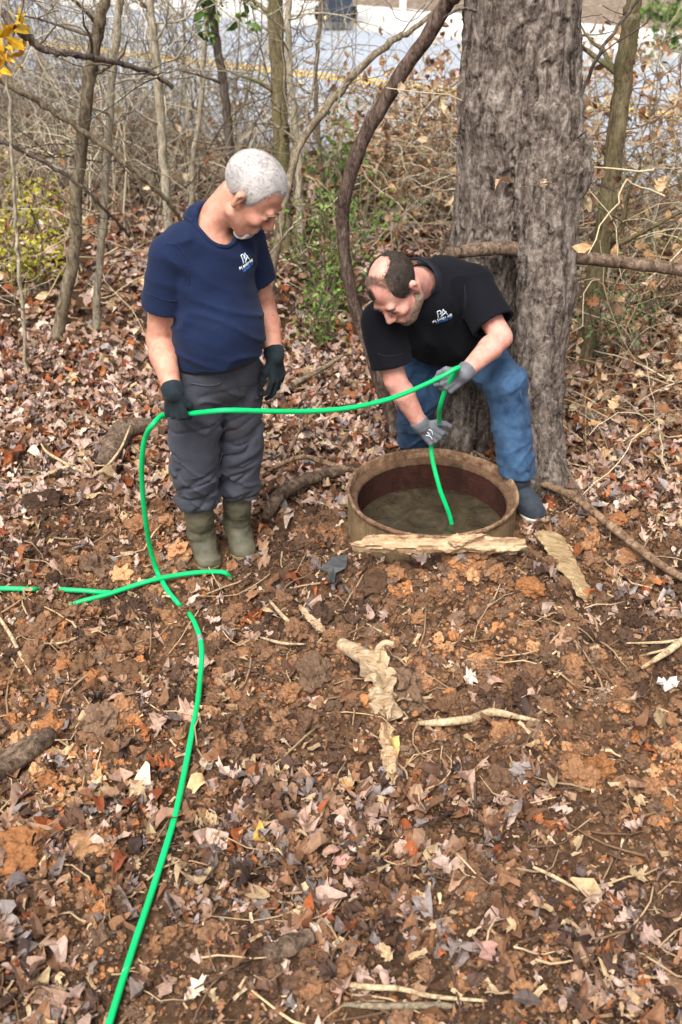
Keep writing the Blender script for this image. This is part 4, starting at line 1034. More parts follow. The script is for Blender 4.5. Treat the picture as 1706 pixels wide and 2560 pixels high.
def boot_like(name, ankle, heel, toe, shaft_top, r_top, mat, parent, solemat, hs=.0045, w=1.0, shaft=True, lace=False):
    lo = np.minimum.reduce([ankle, heel, toe, shaft_top]) - .13; hi = np.maximum.reduce([ankle, heel, toe, shaft_top]) + .13
    S = SDF(lo, hi, hs); fd = nrm((toe - heel) * [1, 1, 0]); z0 = min(heel[2], toe[2])
    S.cap(heel + UP * .035, toe + UP * .022, .042 * w, .040 * w, .02, np.array([-fd[1], fd[0], 0]), 1.08)
    S.ell(toe + UP * .025 - fd * .01, (.055, .050, .034), np.column_stack([fd, [-fd[1], fd[0], 0], UP]), .02)
    S.cap(ankle, (toe + heel) / 2 + UP * .05, .050, .044, .03); S.cap(ankle - UP * .01, toe + UP * .035 - fd * .03, .054, .044, .025)
    S.cap(ankle, shaft_top, .050 if shaft else .046, r_top, .02)
    if shaft:
        for k, t in ((0, .08), (1, .3), (2, .42)): p = ankle + (shaft_top - ankle) * t; S.cap(p + fd * .012, p - fd * .012, .050 + .004 * k, None, .01)
    S.band(wrinkle(np.eye(3), (14, 14, 34), .0045, 3), .02)
    if not shaft: S.plane(shaft_top, shaft_top - ankle)
    else: S.plane(shaft_top, shaft_top - ankle)
    S.plane((0, 0, z0 + .016), (0, 0, -1)); o = obj(name, S.mesh(name, mat, 1), parent=parent)
    S = SDF(lo, hi, .004); S.cap(heel + UP * .01, toe + UP * .01, .045 * w, .044 * w, .01, np.array([-fd[1], fd[0], 0]), 1.08); S.ell(toe + UP * .01 - fd * .01, (.058, .054, .03), np.column_stack([fd, [-fd[1], fd[0], 0], UP]), .01)
    S.plane((0, 0, z0 + .0175), (0, 0, 1)); S.plane((0, 0, z0 - .004), (0, 0, -1)); obj('sole', S.mesh('sole', solemat, 1), parent=o)
    return o

# ------------------------------------------------------------------ the standing man
f1 = nrm((.643, -.766, 0)); r1 = np.array([f1[1], -f1[0], 0]); B1 = np.column_stack([r1, f1, UP])
pel = np.array([-.48, 3.80, .84])
shR, shL = np.array([-.592, 3.705, 1.335]), np.array([-.352, 3.905, 1.345])
elR, wrR = Q(366, 780, 3.74), Q(398, 902, 3.54)
elL, wrL = Q(606, 710, 3.97), Q(632, 818, 3.82)
hipR, hipL = pel + r1 * .092 - UP * .03, pel - r1 * .092 - UP * .03
knR, knL = np.array([-.575, 3.755, .45]), np.array([-.41, 3.86, .46])
anR, anL = np.array([-.583, 3.83, .11]), np.array([-.44, 3.91, .11])
heR, toR = np.array([-.590, 3.885, .0]), np.array([-.548, 3.745, .0]); heL, toL = np.array([-.445, 3.965, .0]), np.array([-.41, 3.82, .0])
nk = np.array([-.462, 3.795, 1.43]); hc = Q(580, 444, 3.755)
HR1 = head_frame((.66, -.16, -.74), .05)
hdR, hnR = nrm((.06, -.10, -1)), nrm((-.25, -1, .1)); hdL, hnL = nrm((.10, -.12, -1)), nrm((.75, -.55, .1))
FIST = ((62, 88, 52), (66, 90, 52), (70, 92, 52), (74, 92, 50)); LOOSE = ((24, 34, 22), (18, 28, 18), (22, 32, 20), (30, 38, 24))
cR1, yR1 = grip_center(wrR, hdR, hnR, 1)
HAND_R1_HOSE = [cR1 + yR1 * .052, cR1 - yR1 * .052 - UP * .008]

S = SDF((-.92, 3.30, -.02), (-.02, 4.2, 1.80), .0050)
S.cap(pel, (-.475, 3.80, 1.25), .12, .13, .03, r1, 1.25); S.cap(shR, shL, .062, None, .04); S.cap(nk - UP * .03, shR, .05, .05, .03); S.cap(nk - UP * .03, shL, .05, .05, .03); S.cap(nk - UP * .04, nk - UP * .10 + f1 * .05, .06, .045, .03)
for sh, el, wr in ((shR, elR, wrR), (shL, elL, wrL)):
    S.cap(sh, el, .060, .047, .02); S.cap(el, el + (wr - el) * .3, .046, .050, .012); S.cap(el + (wr - el) * .3, wr, .050, .031, .012)
for hp, kn, an, he, to in ((hipR, knR, anR, heR, toR), (hipL, knL, anL, heL, toL)):
    S.cap(hp, kn, .085, .055, .03); S.cap(kn, an, .055, .036, .02); S.cap(an, to + UP * .03, .034, .024, .02); S.cap(an, he + UP * .035, .034, .028, .02)
hand_solid(S, wrR, hdR, hnR, 1, FIST, -.0030); hand_solid(S, wrL, hdL, hnL, -1, LOOSE, -.0030, 'loose', .10)
head_solid(S, HR1, hc, nk - UP * .03 - f1 * .015, (.062, .054), 1.11)
S.band(lambda p: .004 * (fbm3(p * 40, 2) - .5), .02)
man1 = obj('person', S.mesh('person', M['skin1'], 1), (-.50, 3.80, 0), None, 'white haired man in navy t-shirt, grey trousers and olive boots holding the hose', 'person'); del S

def tee(lo, hi, h, sleeves, build, disp, neckcut, hem, mat, name='shirt'):
    S = SDF(lo, hi, h); S2 = SDF(lo, hi, h)
    for sh, el, t, ra, rb, wr in sleeves:
        d = el - sh; e = sh + d * t; S2.cap(sh, e + nrm(d) * .05, ra, rb, .002)
    for sh, el, t, ra, rb, wr in sleeves:
        d = el - sh; e = sh + d * t; S2.plane(e, d, e - .17, e + .17); S2.cap(sh + d * (t - .06), sh + d * (t + .3), rb - .016, rb - .011, .004, None, 1, True)
    build(S); S.band(disp, .03); S2.band(lambda p: .3 * disp(p), .02); k = .010; hh = np.clip(k - np.abs(S.f - S2.f), 0, None); S.f = np.minimum(S.f, S2.f) - hh * hh / (4 * k); del S2
    hem(S); neckcut(S)
    return S.mesh(name, mat, 1)
def build1(S):
    C = np.array([-.475, 3.80, 1.22])
    S.ell(C + f1 * .016, (.170, .132, .23), B1, .045); S.cap(shR + (shL - shR) * .12, shL + (shR - shL) * .12, .078, None, .05)
    S.cap(nk - UP * .05, shR, .068, .070, .04); S.cap(nk - UP * .05, shL, .068, .070, .04)
    S.cap(nk - UP * .03 - f1 * .01, nk - UP * .005 - f1 * .01, .076, .074, .03)
    S.ell(pel + f1 * .050 + UP * .19, (.174, .160, .19), B1, .05); S.ell(pel + f1 * .018 + UP * .07, (.178, .154, .16), B1, .04)
D1 = np.column_stack([nrm(r1 + UP * .5), f1, nrm(UP - r1 * .5)])
w1a, w1b = crease(D1, (4, 4, 13), -.009, 2, 1), wrinkle(D1, (4, 4, 12), .0055, 30)
def neck1(S):
    S.cap(nk - UP * .085 + f1 * .03, nk + UP * .10 + f1 * .085, .058, .080, .008, None, 1, True)
me = tee((-.90, 3.40, .72), (-.10, 4.20, 1.56), .006, [(shR, elR, .60, .076, .082, wrR), (shL, elL, .60, .074, .078, wrL)], build1, lambda p: w1a(p) + w1b(p), neck1, lambda S: S.plane(pel + UP * .080, -UP + f1 * .10 - r1 * .05), M['navy'])
bv = bvh_of(me)
shirt = obj('shirt', me, parent=man1)
emblem(bv, (566, 601), nrm(np.array([.72, .45, .12])), shirt, M['lblue'], M['blue'], .78)
# ribbed collar
cp = []
for k in range(26):
    a = 2 * math.pi * k / 25; cp.append(nk + (r1 * math.cos(a) * .077 + f1 * (math.sin(a) * .082 + .022)) + UP * (.014 - .070 * max(0, math.sin(a))))
b = TB(); pts = []
for p in cp:
    h = bv.find_nearest(Vector(p.tolist())); pts.append(np.array(h[0]) * .92 + p * .08)
b.tube(catmull(pts, 3), .0085, 8, cap=False); obj('collar', b.mesh('collar', M['navy']), parent=shirt)

S = SDF((-.82, 3.50, .20), (-.12, 4.16, .96), .006)
S.ell(pel + f1 * .0 + UP * .005, (.176, .142, .13), B1, .03); S.ell(pel - f1 * .05 - UP * .03, (.16, .115, .12), B1, .04)
for hp, kn, an in ((hipR, knR, anR), (hipL, knL, anL)):
    S.cap(hp, kn, .112, .092, .014); b_ = kn + (an - kn) * .42; S.cap(kn, b_, .092, .084, .014); S.ell(b_ - UP * .005, (.092, .092, .05), None, .014)
wa, wb = crease(np.column_stack([nrm((1, 0, .35)), (0, 1, 0), nrm((-.35, 0, 1))]), (6, 6, 20), .013, 7), crease(np.column_stack([nrm((1, 0, -.8)), (0, 1, 0), nrm((.8, 0, 1))]), (6, 6, 14), -.009, 51)
S.band(lambda p: wa(p) * (.4 + .8 * sst(.75, .35, p[:, 2]) if False else .45 + .75 * (1 - sst(.35, .8, p[:, 2]))) + wb(p), .035)
S.ell(pel + UP * .06 + f1 * .01, (.176, .145, .13), B1, .03); S.plane(pel + UP * .11, UP); S.plane((0, 0, .262), -UP)
trs = obj('trousers', S.mesh('trousers', M['trouser'], 1), parent=man1)
# fly, pocket edges and cuff straps
bv = BVHTree.FromPolygons([tuple(np.array(v.co) + np.array(trs['_base'])) for v in trs.data.vertices], [p.vertices[:] for p in trs.data.polygons])
def seam(qs, name, mat, r, parent, bvv):
    P = []
    for q in qs:
        h = bvv.ray_cast(Vector((0, 0, CAM_H)), Vector(ray(*q).tolist()).normalized())
        if h[0] is not None: P.append(np.array(h[0]))
    if len(P) > 2: b = TB(); b.tube(catmull(P, 3), r, 5); obj(name, b.mesh(name, mat), parent=parent)
bvs = BVHTree.FromPolygons([tuple(np.array(v.co) + np.array(shirt['_base'])) for v in shirt.data.vertices], [p.vertices[:] for p in shirt.data.polygons])
seam([(381, 560), (402, 562), (420, 580), (432, 612), (434, 650), (424, 685)], 'shoulder_seam', M['navy'], .0026, shirt, bvs)
seam([(338, 672), (352, 680), (372, 687), (392, 691), (408, 692)], 'sleeve_hem', M['navy'], .0022, shirt, bvs)
seam([(430, 845), (460, 852), (490, 853), (520, 851), (550, 845)], 'bottom_hem', M['navy'], .0022, shirt, bvs)
seam([(540, 866), (548, 890), (556, 915), (563, 935), (566, 950)], 'fly_seam', M['trouser'], .004, trs, bv)
seam([(440, 880), (470, 886), (500, 884), (508, 878)], 'pocket_seam', M['trouser'], .0035, trs, bv)
seam([(440, 1100), (470, 1092), (500, 1070), (512, 1040)], 'knee_seam', M['trouser'], .003, trs, bv)
S = SDF((-.75, 3.55, .80), (-.2, 4.1, .98), .005); S.ell(pel + UP * .03 + f1 * .012, (.182, .150, .19), B1, .0); S.plane(pel + UP * .118, UP); S.plane(pel + UP * .070, -UP); obj('belt', S.mesh('belt', M['belt'], 1), parent=man1)
glove('glove', wrR, hdR, hnR, 1, FIST, M['gloveblk'], man1, elR, 'grip'); glove('glove', wrL, hdL, hnL, -1, LOOSE, M['gloveblk'], man1, elL, 'loose', .10)
for an, he, to, kn in ((anR, heR, toR, knR), (anL, heL, toL, knL)): boot_like('boot', an, he, to, an + (kn - an) * .66, .066, M['boot'], man1, M['bootmud'])
# white hair, brows, goatee
def keep1(p):
    x, y, z = p[:, 0], np.abs(p[:, 1]), p[:, 2]
    zm = np.interp(x, [-.13, -.075, -.05, -.035, -.02, .0, .010, .022, .029, .036, .046, .058, .075, .12], [-.055, -.062, -.048, -.02, .012, .018, -.016, -.018, .030, .060, .080, .090, .092, .105])
    zm = zm + .016 * sst(.018, .045, y) * sst(.028, .05, x)
    return (zm - z) * .75 + .004 * np.sin(x * 160 + y * 90)
hr = hair_shell(HR1, hc, keep1, M['hairwhite'], 'hair', man1, .0014, .0035, 60, 1.11)
def hair_tufts(R, c, keep, n, L, r, mat, parent, off=.010, lift=.22, seed=1, sc=1.0):
    rg = np.random.default_rng(seed); b = TB(); k = 0
    while k < n:
        v = rg.normal(0, 1, 3); v /= np.linalg.norm(v); p = np.array([-.014, 0, .036]) + v * np.array([.098 + off, .077 + off, .084 + off])
        if keep(p[None])[0] > -.002: continue
        k += 1; fl = np.array([-.6, 0, -.5]) + rg.normal(0, .45, 3); fl = nrm(nrm(fl - v * np.dot(fl, v)) + v * lift); P = [p - v * .003, p + fl * L * .5, p + fl * L - v * .0008]
        b.tube([c + R @ (q * sc) for q in P], [r, r * .8, r * .3], 4, cap=False)
    obj('hair_strands', b.mesh('hair_strands', mat), parent=parent)
hair_tufts(HR1, hc, keep1, 3400, .011, .0005, M['hairwhite'], hr, .0030, lift=.5, sc=1.11)
hair_tufts(HR1, hc, lambda p: np.maximum(keep1(p) - .009, -.010 - keep1(p)), 2200, .011, .0004, M['hairwhite'], hr, .001, seed=4, sc=1.11)
def face_bits(R, c, man, browmat, sc=1.0):
    T = lambda p: np.array(c) + R @ (np.array(p, float) * sc)
    for s in (-1, 1):
        S = SDF(T((.083, s * .032, -.004)) - .02, T((.083, s * .032, -.004)) + .02, .0016); S.ell(T((.0815, s * .032, -.005)), (.0106,) * 3, R, 0); S.plane(T((.08, 0, -.0045)), R @ np.array([-.1, 0, 1.0])); o = obj('eye', S.mesh('eye', M['eye'], 1), parent=man)
        S = SDF(T((.09, s * .032, -.006)) - .012, T((.09, s * .032, -.006)) + .012, .0012); S.ell(T((.0895, s * .032, -.008)), (.0042, .0052, .0052), R, 0); obj('iris', S.mesh('iris', M['iris'], 1), parent=o)
        b = TB(); P = [T((.0885, s * .014, .016)), T((.0955, s * .030, .0225)), T((.088, s * .047, .019)), T((.082, s * .053, .014))]; b.tube(catmull(P, 4), np.interp(np.linspace(0, 1, 13), [0, .5, 1], [.0035, .0042, .002]), 6); obj('eyebrow', b.mesh('eyebrow', browmat), parent=man)
        b = TB(); P = [T((.089, s * .020, -.004)), T((.0935, s * .032, -.0035)), T((.088, s * .044, -.004))]; b.tube(catmull(P, 4), .0013, 5); obj('eyelashes', b.mesh('eyelashes', M['iris']), parent=o)
face_bits(HR1, hc, man1, M['beard'], 1.11)
def beard(R, c, keep, mat, name, parent, off=.004, amp=.003, sc=1.0):
    S = SDF(np.array(c) - .16, np.array(c) + .16, .0036); T = lambda p: np.array(c) + R @ (np.array(p, float) * sc); e = lambda *a: np.array(a) * sc + off; j = 1.0 if sc == 1 else 1.08
    S.ell(T((.034, 0, -.028)), e(.058, .061, .088), R, 0)
    for s in (-1, 1): S.cap(T((.0, s * .052 * j, -.066)), T((.058, s * .022 * j, -.104)), .022 * sc + off, .019 * sc + off, .02)
    S.ell(T((.071, 0, -.108)), e(.02, .024, .018), R, .014); S.ell(T((.068, 0, -.070)), e(.028, .036, .030), R, .014)
    S.band(lambda p: amp * 2 * (fbm3(p * 120, 2) - .5), .015); S.region(lambda p: keep((p - np.array(c)) @ R / sc), .04)
    return obj(name, S.mesh(name, mat, 1), parent=parent)
kg = lambda p: np.maximum.reduce([np.abs(p[:, 1]) - .030, p[:, 2] + .090, .045 - p[:, 0]])
beard(HR1, hc, kg, M['goatee'], 'goatee', man1, .007, .003, 1.11)
km = lambda p: np.maximum.reduce([np.abs(p[:, 1]) - .028, np.abs(p[:, 2] + .058) - .007, .07 - p[:, 0]])
beard(HR1, hc, km, M['goatee'], 'moustache', man1, .004, .003, 1.11)

# ------------------------------------------------------------------ the crouching man
pel2 = np.array([.45, 4.66, .70]); nk2 = Q(968, 648, 4.31)
sR2, sL2 = Q(878, 738, 4.20), Q(1082, 655, 4.37)
t2 = nrm(nk2 - pel2); l2 = nrm(sL2 - sR2); l2 = nrm(l2 - t2 * np.dot(l2, t2)); f2 = np.cross(l2, t2); B2 = np.column_stack([l2, f2, t2])
eR2, wR2 = Q(908, 872, 4.13), Q(968, 978, 4.12)
eL2, wL2 = Q(1152, 775, 4.20), Q(1066, 858, 4.03)
hL2, hR2 = np.array([.53, 4.66, .66]), np.array([.37, 4.65, .66])
aL2h = Q(1192, 1108, 4.17)
kL2, kR2 = Q(1163, 884, 4.27), np.array([.345, 4.49, .40])
aL2, aR2 = aL2h - UP * .06 + np.array([.0, -.01, 0]), np.array([.345, 4.62, .10])
zf = .047
heL2, toL2 = np.array([.795, 4.17, zf]), np.array([.838, 4.045, zf]); heR2, toR2 = np.array([.345, 4.68, 0]), np.array([.335, 4.50, 0])
hc2 = Q(908, 662, 4.08); HR2 = head_frame((-.34, -.56, -.75), .30)
dR2, nR2 = nrm((.74, -.12, -.62)), nrm((-.15, -1, .25)); dL2, nL2 = nrm((-.80, -.15, -.50)), nrm((-.05, -1, .15))
cR2, yR2 = grip_center(wR2, dR2, nR2, 1); cL2, yL2 = grip_center(wL2, dL2, nL2, -1)
HAND_R2_HOSE = [cR2 - yR2 * .03 - UP * .035, cR2 + UP * .045 + yR2 * .01]
S = SDF((-.12, 3.78, -.02), (1.08, 5.02, 1.30), .0052)
S.cap(pel2, nk2 - t2 * .16, .125, .125, .03, l2, 1.25); S.cap(sR2, sL2, .062, None, .04); S.cap(nk2, sR2, .05, .052, .03); S.cap(nk2, sL2, .05, .052, .03)
for sh, el, wr in ((sR2, eR2, wR2), (sL2, eL2, wL2)):
    S.cap(sh, el, .056, .046, .02); S.cap(el, el + (wr - el) * .3, .046, .049, .012); S.cap(el + (wr - el) * .3, wr, .049, .030, .012)
for hp, kn, an, he, to in ((hR2, kR2, aR2, heR2, toR2), (hL2, kL2, aL2, heL2, toL2)):
    S.cap(hp, kn, .09, .058, .03); S.cap(kn, an, .058, .038, .02); S.cap(an, to + UP * .03, .034, .024, .02); S.cap(an, he + UP * .035, .034, .028, .02)
FIST2 = ((58, 84, 50), (62, 86, 50), (66, 88, 50), (70, 90, 50))
hand_solid(S, wR2, dR2, nR2, 1, FIST2, -.0030, 'out'); hand_solid(S, wL2, dL2, nL2, -1, FIST2, -.0030)
head_solid(S, HR2, hc2, nk2 - t2 * .02, (.070, .060), 1.10, 1.08)
S.band(lambda p: .004 * (fbm3(p * 40, 2) - .5), .02)
man2 = obj('person', S.mesh('person', M['skin2'], 1), (.42, 4.5, 0), None, 'balding man in black polo shirt and blue jeans bent over the manhole', 'person'); del S
def build2(S):
    S.ell(nk2 - t2 * .17 + f2 * .005, (.215, .140, .20), B2, .045); S.cap(sR2 - t2 * .02, sL2 - t2 * .02, .090, None, .05)
    S.cap(nk2 - t2 * .035, sR2, .078, .075, .03); S.cap(nk2 - t2 * .035, sL2, .078, .075, .03)
    S.ell(pel2 + t2 * .20 + f2 * .055, (.205, .165, .20), B2, .05); S.ell(pel2 + t2 * .05 + f2 * .02, (.195, .15, .15), B2, .05)
    S.cap(nk2 - t2 * .15 + f2 * .055, pel2 + t2 * .18 + f2 * .12, .125, .15, .05); S.cap(sL2 - t2 * .13 + f2 * .04 - l2 * .06, pel2 + t2 * .2 + f2 * .08 + l2 * .06, .10, .12, .05); S.cap(sR2 - t2 * .13 + f2 * .04 + l2 * .06, pel2 + t2 * .2 + f2 * .08 - l2 * .06, .10, .12, .05)
w2a, w2b = crease(B2, (11, 5, 4), -.010, 77, 1), wrinkle(B2, (9, 6, 5), .005, 90)
me = tee((-.14, 3.80, .36), (1.02, 5.00, 1.32), .0064, [(sR2, eR2, .76, .088, .088, wR2), (sL2, eL2, .76, .090, .094, wL2)], build2, lambda p: w2a(p) + w2b(p), lambda S: None, lambda S: S.plane(pel2 - t2 * .03, -t2 * .85 - f2 * .25), M['black'])
bv2 = bvh_of(me); shirt2 = obj('shirt', me, parent=man2)
emblem(bv2, (1017, 727), nrm(np.array([1, 0, .22])), shirt2, M['lblue'], M['blue'], .85)
# turned collar
def collar_band(c, ax, fw, lat, r, h, mat, parent, gap=.5, tilt=.3):
    V = []; n = 40; rows = 4
    for i in range(n + 1):
        a = math.pi / 2 + gap + (2 * math.pi - 2 * gap) * i / n
        e = lat * math.cos(a) + fw * math.sin(a) * 1.05
        for j in range(rows):
            t = j / (rows - 1); V.append(c + e * (r + .012 * t * t - .004 * math.sin(t * 3.14)) + ax * (h * (1 - t) - .018 * math.sin(a) * (1)) )
    V = np.array(V); F = [(i * rows + j, (i + 1) * rows + j, (i + 1) * rows + j + 1, i * rows + j + 1) for i in range(n) for j in range(rows - 1)]
    V2 = np.array([v + nrm(v - c - ax * np.dot(v - c, ax)) * .004 for v in V]); k = len(V); F = np.array(F)
    E = [(i * rows + j, i * rows + j + rows, k + i * rows + j + rows, k + i * rows + j) for i in range(n) for j in (0, rows - 1)]
    b = TB(); b.add(np.vstack([V, V2]), np.vstack([F[:, ::-1], F + k, np.array(E)])); obj('collar', b.mesh('collar', mat), parent=parent)
a2 = nrm(nrm(hc2 + HR2 @ np.array([-.03, 0, -.045]) - nk2) + t2 * .6); cf = nrm(f2 - a2 * np.dot(f2, a2)); cl = np.cross(a2, cf)
collar_band(nk2 + a2 * .030, a2, cf, cl, .078, .055, M['collar'], shirt2, .30)
S = SDF((.02, 3.98, .10), (1.06, 4.98, .92), .0062)
S.ell(pel2 - f2 * .015, (.185, .15, .15), B2, .03); S.cap(hL2, hR2, .125, None, .04)
S.cap(hL2, kL2, .118, .090, .03); S.cap(kL2, aL2h + (kL2 - aL2h) * .12, .086, .074, .02); S.cap(kL2 + (aL2h - kL2) * .4, aL2h + (kL2 - aL2h) * .02, .076, .080, .02); S.ell(kL2 + np.array([.0, -.015, .012]), (.078, .082, .078), None, .03)
S.cap(hR2, kR2, .115, .092, .04); S.cap(kR2, aR2, .090, .080, .03)
j1, j2 = crease(np.column_stack([nrm((1, 0, .6)), (0, 1, 0), nrm((-.6, 0, 1))]), (6, 6, 18), -.008, 12), crease(np.column_stack([nrm((1, 0, -.5)), (0, 1, 0), nrm((.5, 0, 1))]), (12, 12, 5), .005, 33)
S.band(lambda p: j1(p) + j2(p), .03); ze = aL2h[2] + .04
S.plane((0, 0, ze), -UP, (.62, 3.9, .0), (1.06, 4.4, .4)); S.plane((0, 0, .11), -UP)
jn = obj('jeans', S.mesh('jeans', M['denim'], 1), parent=man2)
bv = BVHTree.FromPolygons([tuple(np.array(v.co) + np.array(jn['_base'])) for v in jn.data.vertices], [p.vertices[:] for p in jn.data.polygons])
seam([(1196, 900), (1203, 950), (1208, 1000), (1212, 1050), (1216, 1085)], 'side_seam', M['denim'], .004, jn, bv)
bvs = BVHTree.FromPolygons([tuple(np.array(v.co) + np.array(shirt2['_base'])) for v in shirt2.data.vertices], [p.vertices[:] for p in shirt2.data.polygons])
seam([(1055, 590), (1062, 620), (1068, 660), (1070, 700), (1062, 740)], 'shoulder_seam', M['collar'], .003, shirt2, bvs)
seam([(1100, 766), (1120, 764), (1142, 757), (1158, 746)], 'sleeve_hem', M['collar'], .0025, shirt2, bvs)
seam([(868, 812), (885, 818), (905, 818), (925, 812)], 'sleeve_hem', M['collar'], .0025, shirt2, bvs)
glove('glove', wR2, dR2, nR2, 1, FIST2, M['glovegry'], man2, eR2, 'out'); gl = glove('glove', wL2, dL2, nL2, -1, FIST2, M['glovegry'], man2, eL2, 'grip')
# pale mark on the back of the right glove
w0, d0, n0, y0 = hand_pts(wR2, dR2, nR2, 1); b = TB()
for L in ([(.030, .012), (.045, .016), (.060, .006)], [(.040, -.014), (.055, -.006), (.072, -.010)], [(.034, .0), (.05, -.002)]): b.tube(catmull([w0 + d0 * a + y0 * c_ + n0 * (.0178) for a, c_ in L], 4), .0032, 6, None, 0, .5)
obj('glove_print', b.mesh('glove_print', M['white']), parent=[o for o in man2.children if o.name.startswith('glove')][0])
boot_like('shoe', aL2 - UP * .01, heL2, toL2, aL2 + UP * .16, .050, M['shoe'], man2, M['shoesole'], .0045, 1.0, False); boot_like('shoe', aR2 - UP * .02, heR2, toR2, aR2 + UP * .06, .046, M['shoe'], man2, M['shoesole'], .006, .98, False)
def keep2(p):
    x, ys, z = p[:, 0], p[:, 1], p[:, 2]; y = np.abs(ys)
    zm = np.interp(x, [-.13, -.075, -.05, -.035, -.02, .0, .012, .024, .034, .045, .056, .07], [-.055, -.060, -.048, -.02, .012, .018, -.030, -.034, -.01, .022, .06, .11])
    side = (zm - z) * .75
    bald = .041 - np.sqrt(((x + .022) / 1.25) ** 2 + (ys / 1.05) ** 2) + .003 * np.sin(x * 210) * np.cos(ys * 190)                        # bald patch on the crown
    front = x - (.012 + .046 * sst(.036, .066, y)) + .003 * np.sin(ys * 230)           # receded above the forehead
    return np.maximum.reduce([side, bald * .9, front * .8])
hr2 = hair_shell(HR2, hc2, keep2, M['hairdark'], 'hair', man2, .0016, .003, 70, 1.10)
hair_tufts(HR2, hc2, lambda p: keep2(p) - .005, 4200, .013, .0004, M['hairdark'], hr2, .003, sc=1.10)
strip = lambda p: np.maximum.reduce([np.abs(p[:, 0] - .030) - .014, np.abs(p[:, 1]) - .058, .06 - p[:, 2]])
hair_tufts(HR2, hc2, strip, 1200, .016, .0003, M['beard'], hr2, .001, seed=5, sc=1.10)
hair_tufts(HR2, hc2, lambda p: np.sqrt((p[:, 0] - .066) ** 2 + (p[:, 1] + .016) ** 2 + ((p[:, 2] - .082) * .7) ** 2) - .018, 420, .012, .0004, M['hairdark'], hr2, .001, seed=9, sc=1.10)
face_bits(HR2, hc2, man2, M['hairdark'], 1.10)
kb = lambda p: np.maximum.reduce([p[:, 2] + np.interp(p[:, 0], [-.02, .02, .05, .075], [.01, .052, .066, .088]), -.02 - p[:, 0]])
beard(HR2, hc2, kb, M['beard'], 'beard', man2, .0035, .002, 1.10)


# ================================================================== manhole
# dark hollow with a thick root arching over it, left of the manhole
P = [ground_pt(*p) for p in [(606, 1205, .0), (618, 1175, .045), (645, 1138, .07), (690, 1108, .08), (745, 1090, .07), (800, 1078, .04), (825, 1076, .0)]]
obj('root', rough_tube(P, [.018, .026, .030, .030, .027, .022, .018], 12, 8, .3, 20, .5).mesh('root', M['oldlog']), P[0], None, 'thick brown root arching over a dark hollow left of the manhole', 'root')
mh = thing('manhole_riser', (RC[0], RC[1], 0.0), 'round rusty brown manhole riser standing open in the dug soil', 'manhole')
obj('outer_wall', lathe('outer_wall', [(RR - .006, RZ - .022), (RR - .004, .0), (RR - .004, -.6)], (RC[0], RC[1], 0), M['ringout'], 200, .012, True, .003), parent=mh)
obj('rim', lathe('rim', [(RR - .012, -.03), (RR - .001, -.022), (RR + .002, -.006), (RR - .001, -.001), (RR - .004, .001), (RR - .010, -.001), (RR - .013, -.005), (RR - .016, -.050)], (RC[0], RC[1], RZ), M['rim'], 260, .03, True, .0035), parent=mh)
obj('ledge', lathe('ledge', [(RR - .013, -.040), (RR - .020, -.042), (RR - .040, -.045), (RR - .045, -.049), (RR - .047, -.060)], (RC[0], RC[1], RZ), M['cover'], 200, .02, True, .004), parent=mh)
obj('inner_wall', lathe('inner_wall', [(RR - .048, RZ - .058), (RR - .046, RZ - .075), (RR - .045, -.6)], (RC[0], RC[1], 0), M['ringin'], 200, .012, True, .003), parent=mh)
WZ = RZ - .185
obj('water', lathe('water', [(RR - .043, 0), (RR - .15, .001), (.1, 0), (.001, 0)], (RC[0], RC[1], WZ), M['water'], 96), kind='structure')
# ================================================================== debris
def stick(label, pts, R, mat, name='stick', cat='stick', lift=None, sub=(), amp=.14, freq=26):
    """pts: (qx, qy[, height above the ground])"""
    P = []
    for p in pts:
        z = p[2] if len(p) > 2 else R[0] * .6
        g = QG(p[0], p[1], z)
        for _ in range(3): g = QG(p[0], p[1], float(H(g[0], g[1])) + z)
        P.append(g)
    root = obj(name, rough_tube(P, R, 10, 7, amp, freq, .5).mesh(name, mat), P[0], None, label, cat)
    for sp, sr in sub:
        P = []
        for p in sp:
            g = QG(p[0], p[1], p[2]);
            for _ in range(3): g = QG(p[0], p[1], float(H(g[0], g[1])) + p[2])
            P.append(g)
        obj('side_branch', rough_tube(P, sr, 8, 6, amp, freq, .5).mesh('side_branch', mat), parent=root)
    return root
stick('pale forked stick lying above the dark clod at the left', [(48, 1118, .02), (110, 1090, .04), (160, 1070, .07)], [.012, .011, .008], M['stick'], sub=[([(160, 1070, .07), (110, 1040, .12), (95, 1020, .15)], [.008, .006, .004]), ([(158, 1070, .06), (190, 1085, .04), (208, 1097, .02)], [.008, .007, .005])])
stick('thin curved pale twig arching up against the rotten log at the left', [(205, 1100, .02), (245, 1072, .06), (278, 1030, .10), (300, 978, .16)], [.007, .007, .006, .004], M['stick'])
stick('rotten brown log lying behind the hose at the left', [(245, 1060, .04), (268, 1015, .06), (292, 985, .07), (350, 978, .05)], [.055, .06, .055, .04], M['oldlog'], 'log', 'log', amp=.22, freq=14)
stick('dark brown broken branch leaning on leaves left of the rotten log', [(150, 935, .02), (205, 958, .05), (258, 990, .06)], [.008, .013, .010], M['stickb'])
stick('thick brown log cut off by the left edge of the photo', [(-60, 1800, .03), (20, 1752, .035), (70, 1720, .035), (118, 1688, .03)], [.046, .045, .042, .03], M['oldlog'], 'log', 'log', amp=.12, freq=14)
stick('thin pale curved stick at the left edge above the brown log', [(0, 1420, .04), (25, 1460, .03), (48, 1505, .02), (72, 1550, .01)], [.006, .008, .007, .004], M['stick'])
stick('long brown root running from the shoe down to the right edge', [(1215, 1105, .06), (1265, 1118, .09), (1330, 1150, .11), (1400, 1205, .10), (1470, 1262, .085), (1530, 1305, .065), (1600, 1345, .05)], [.012, .017, .018, .019, .019, .017, .014], M['stickb'], 'root', 'root')
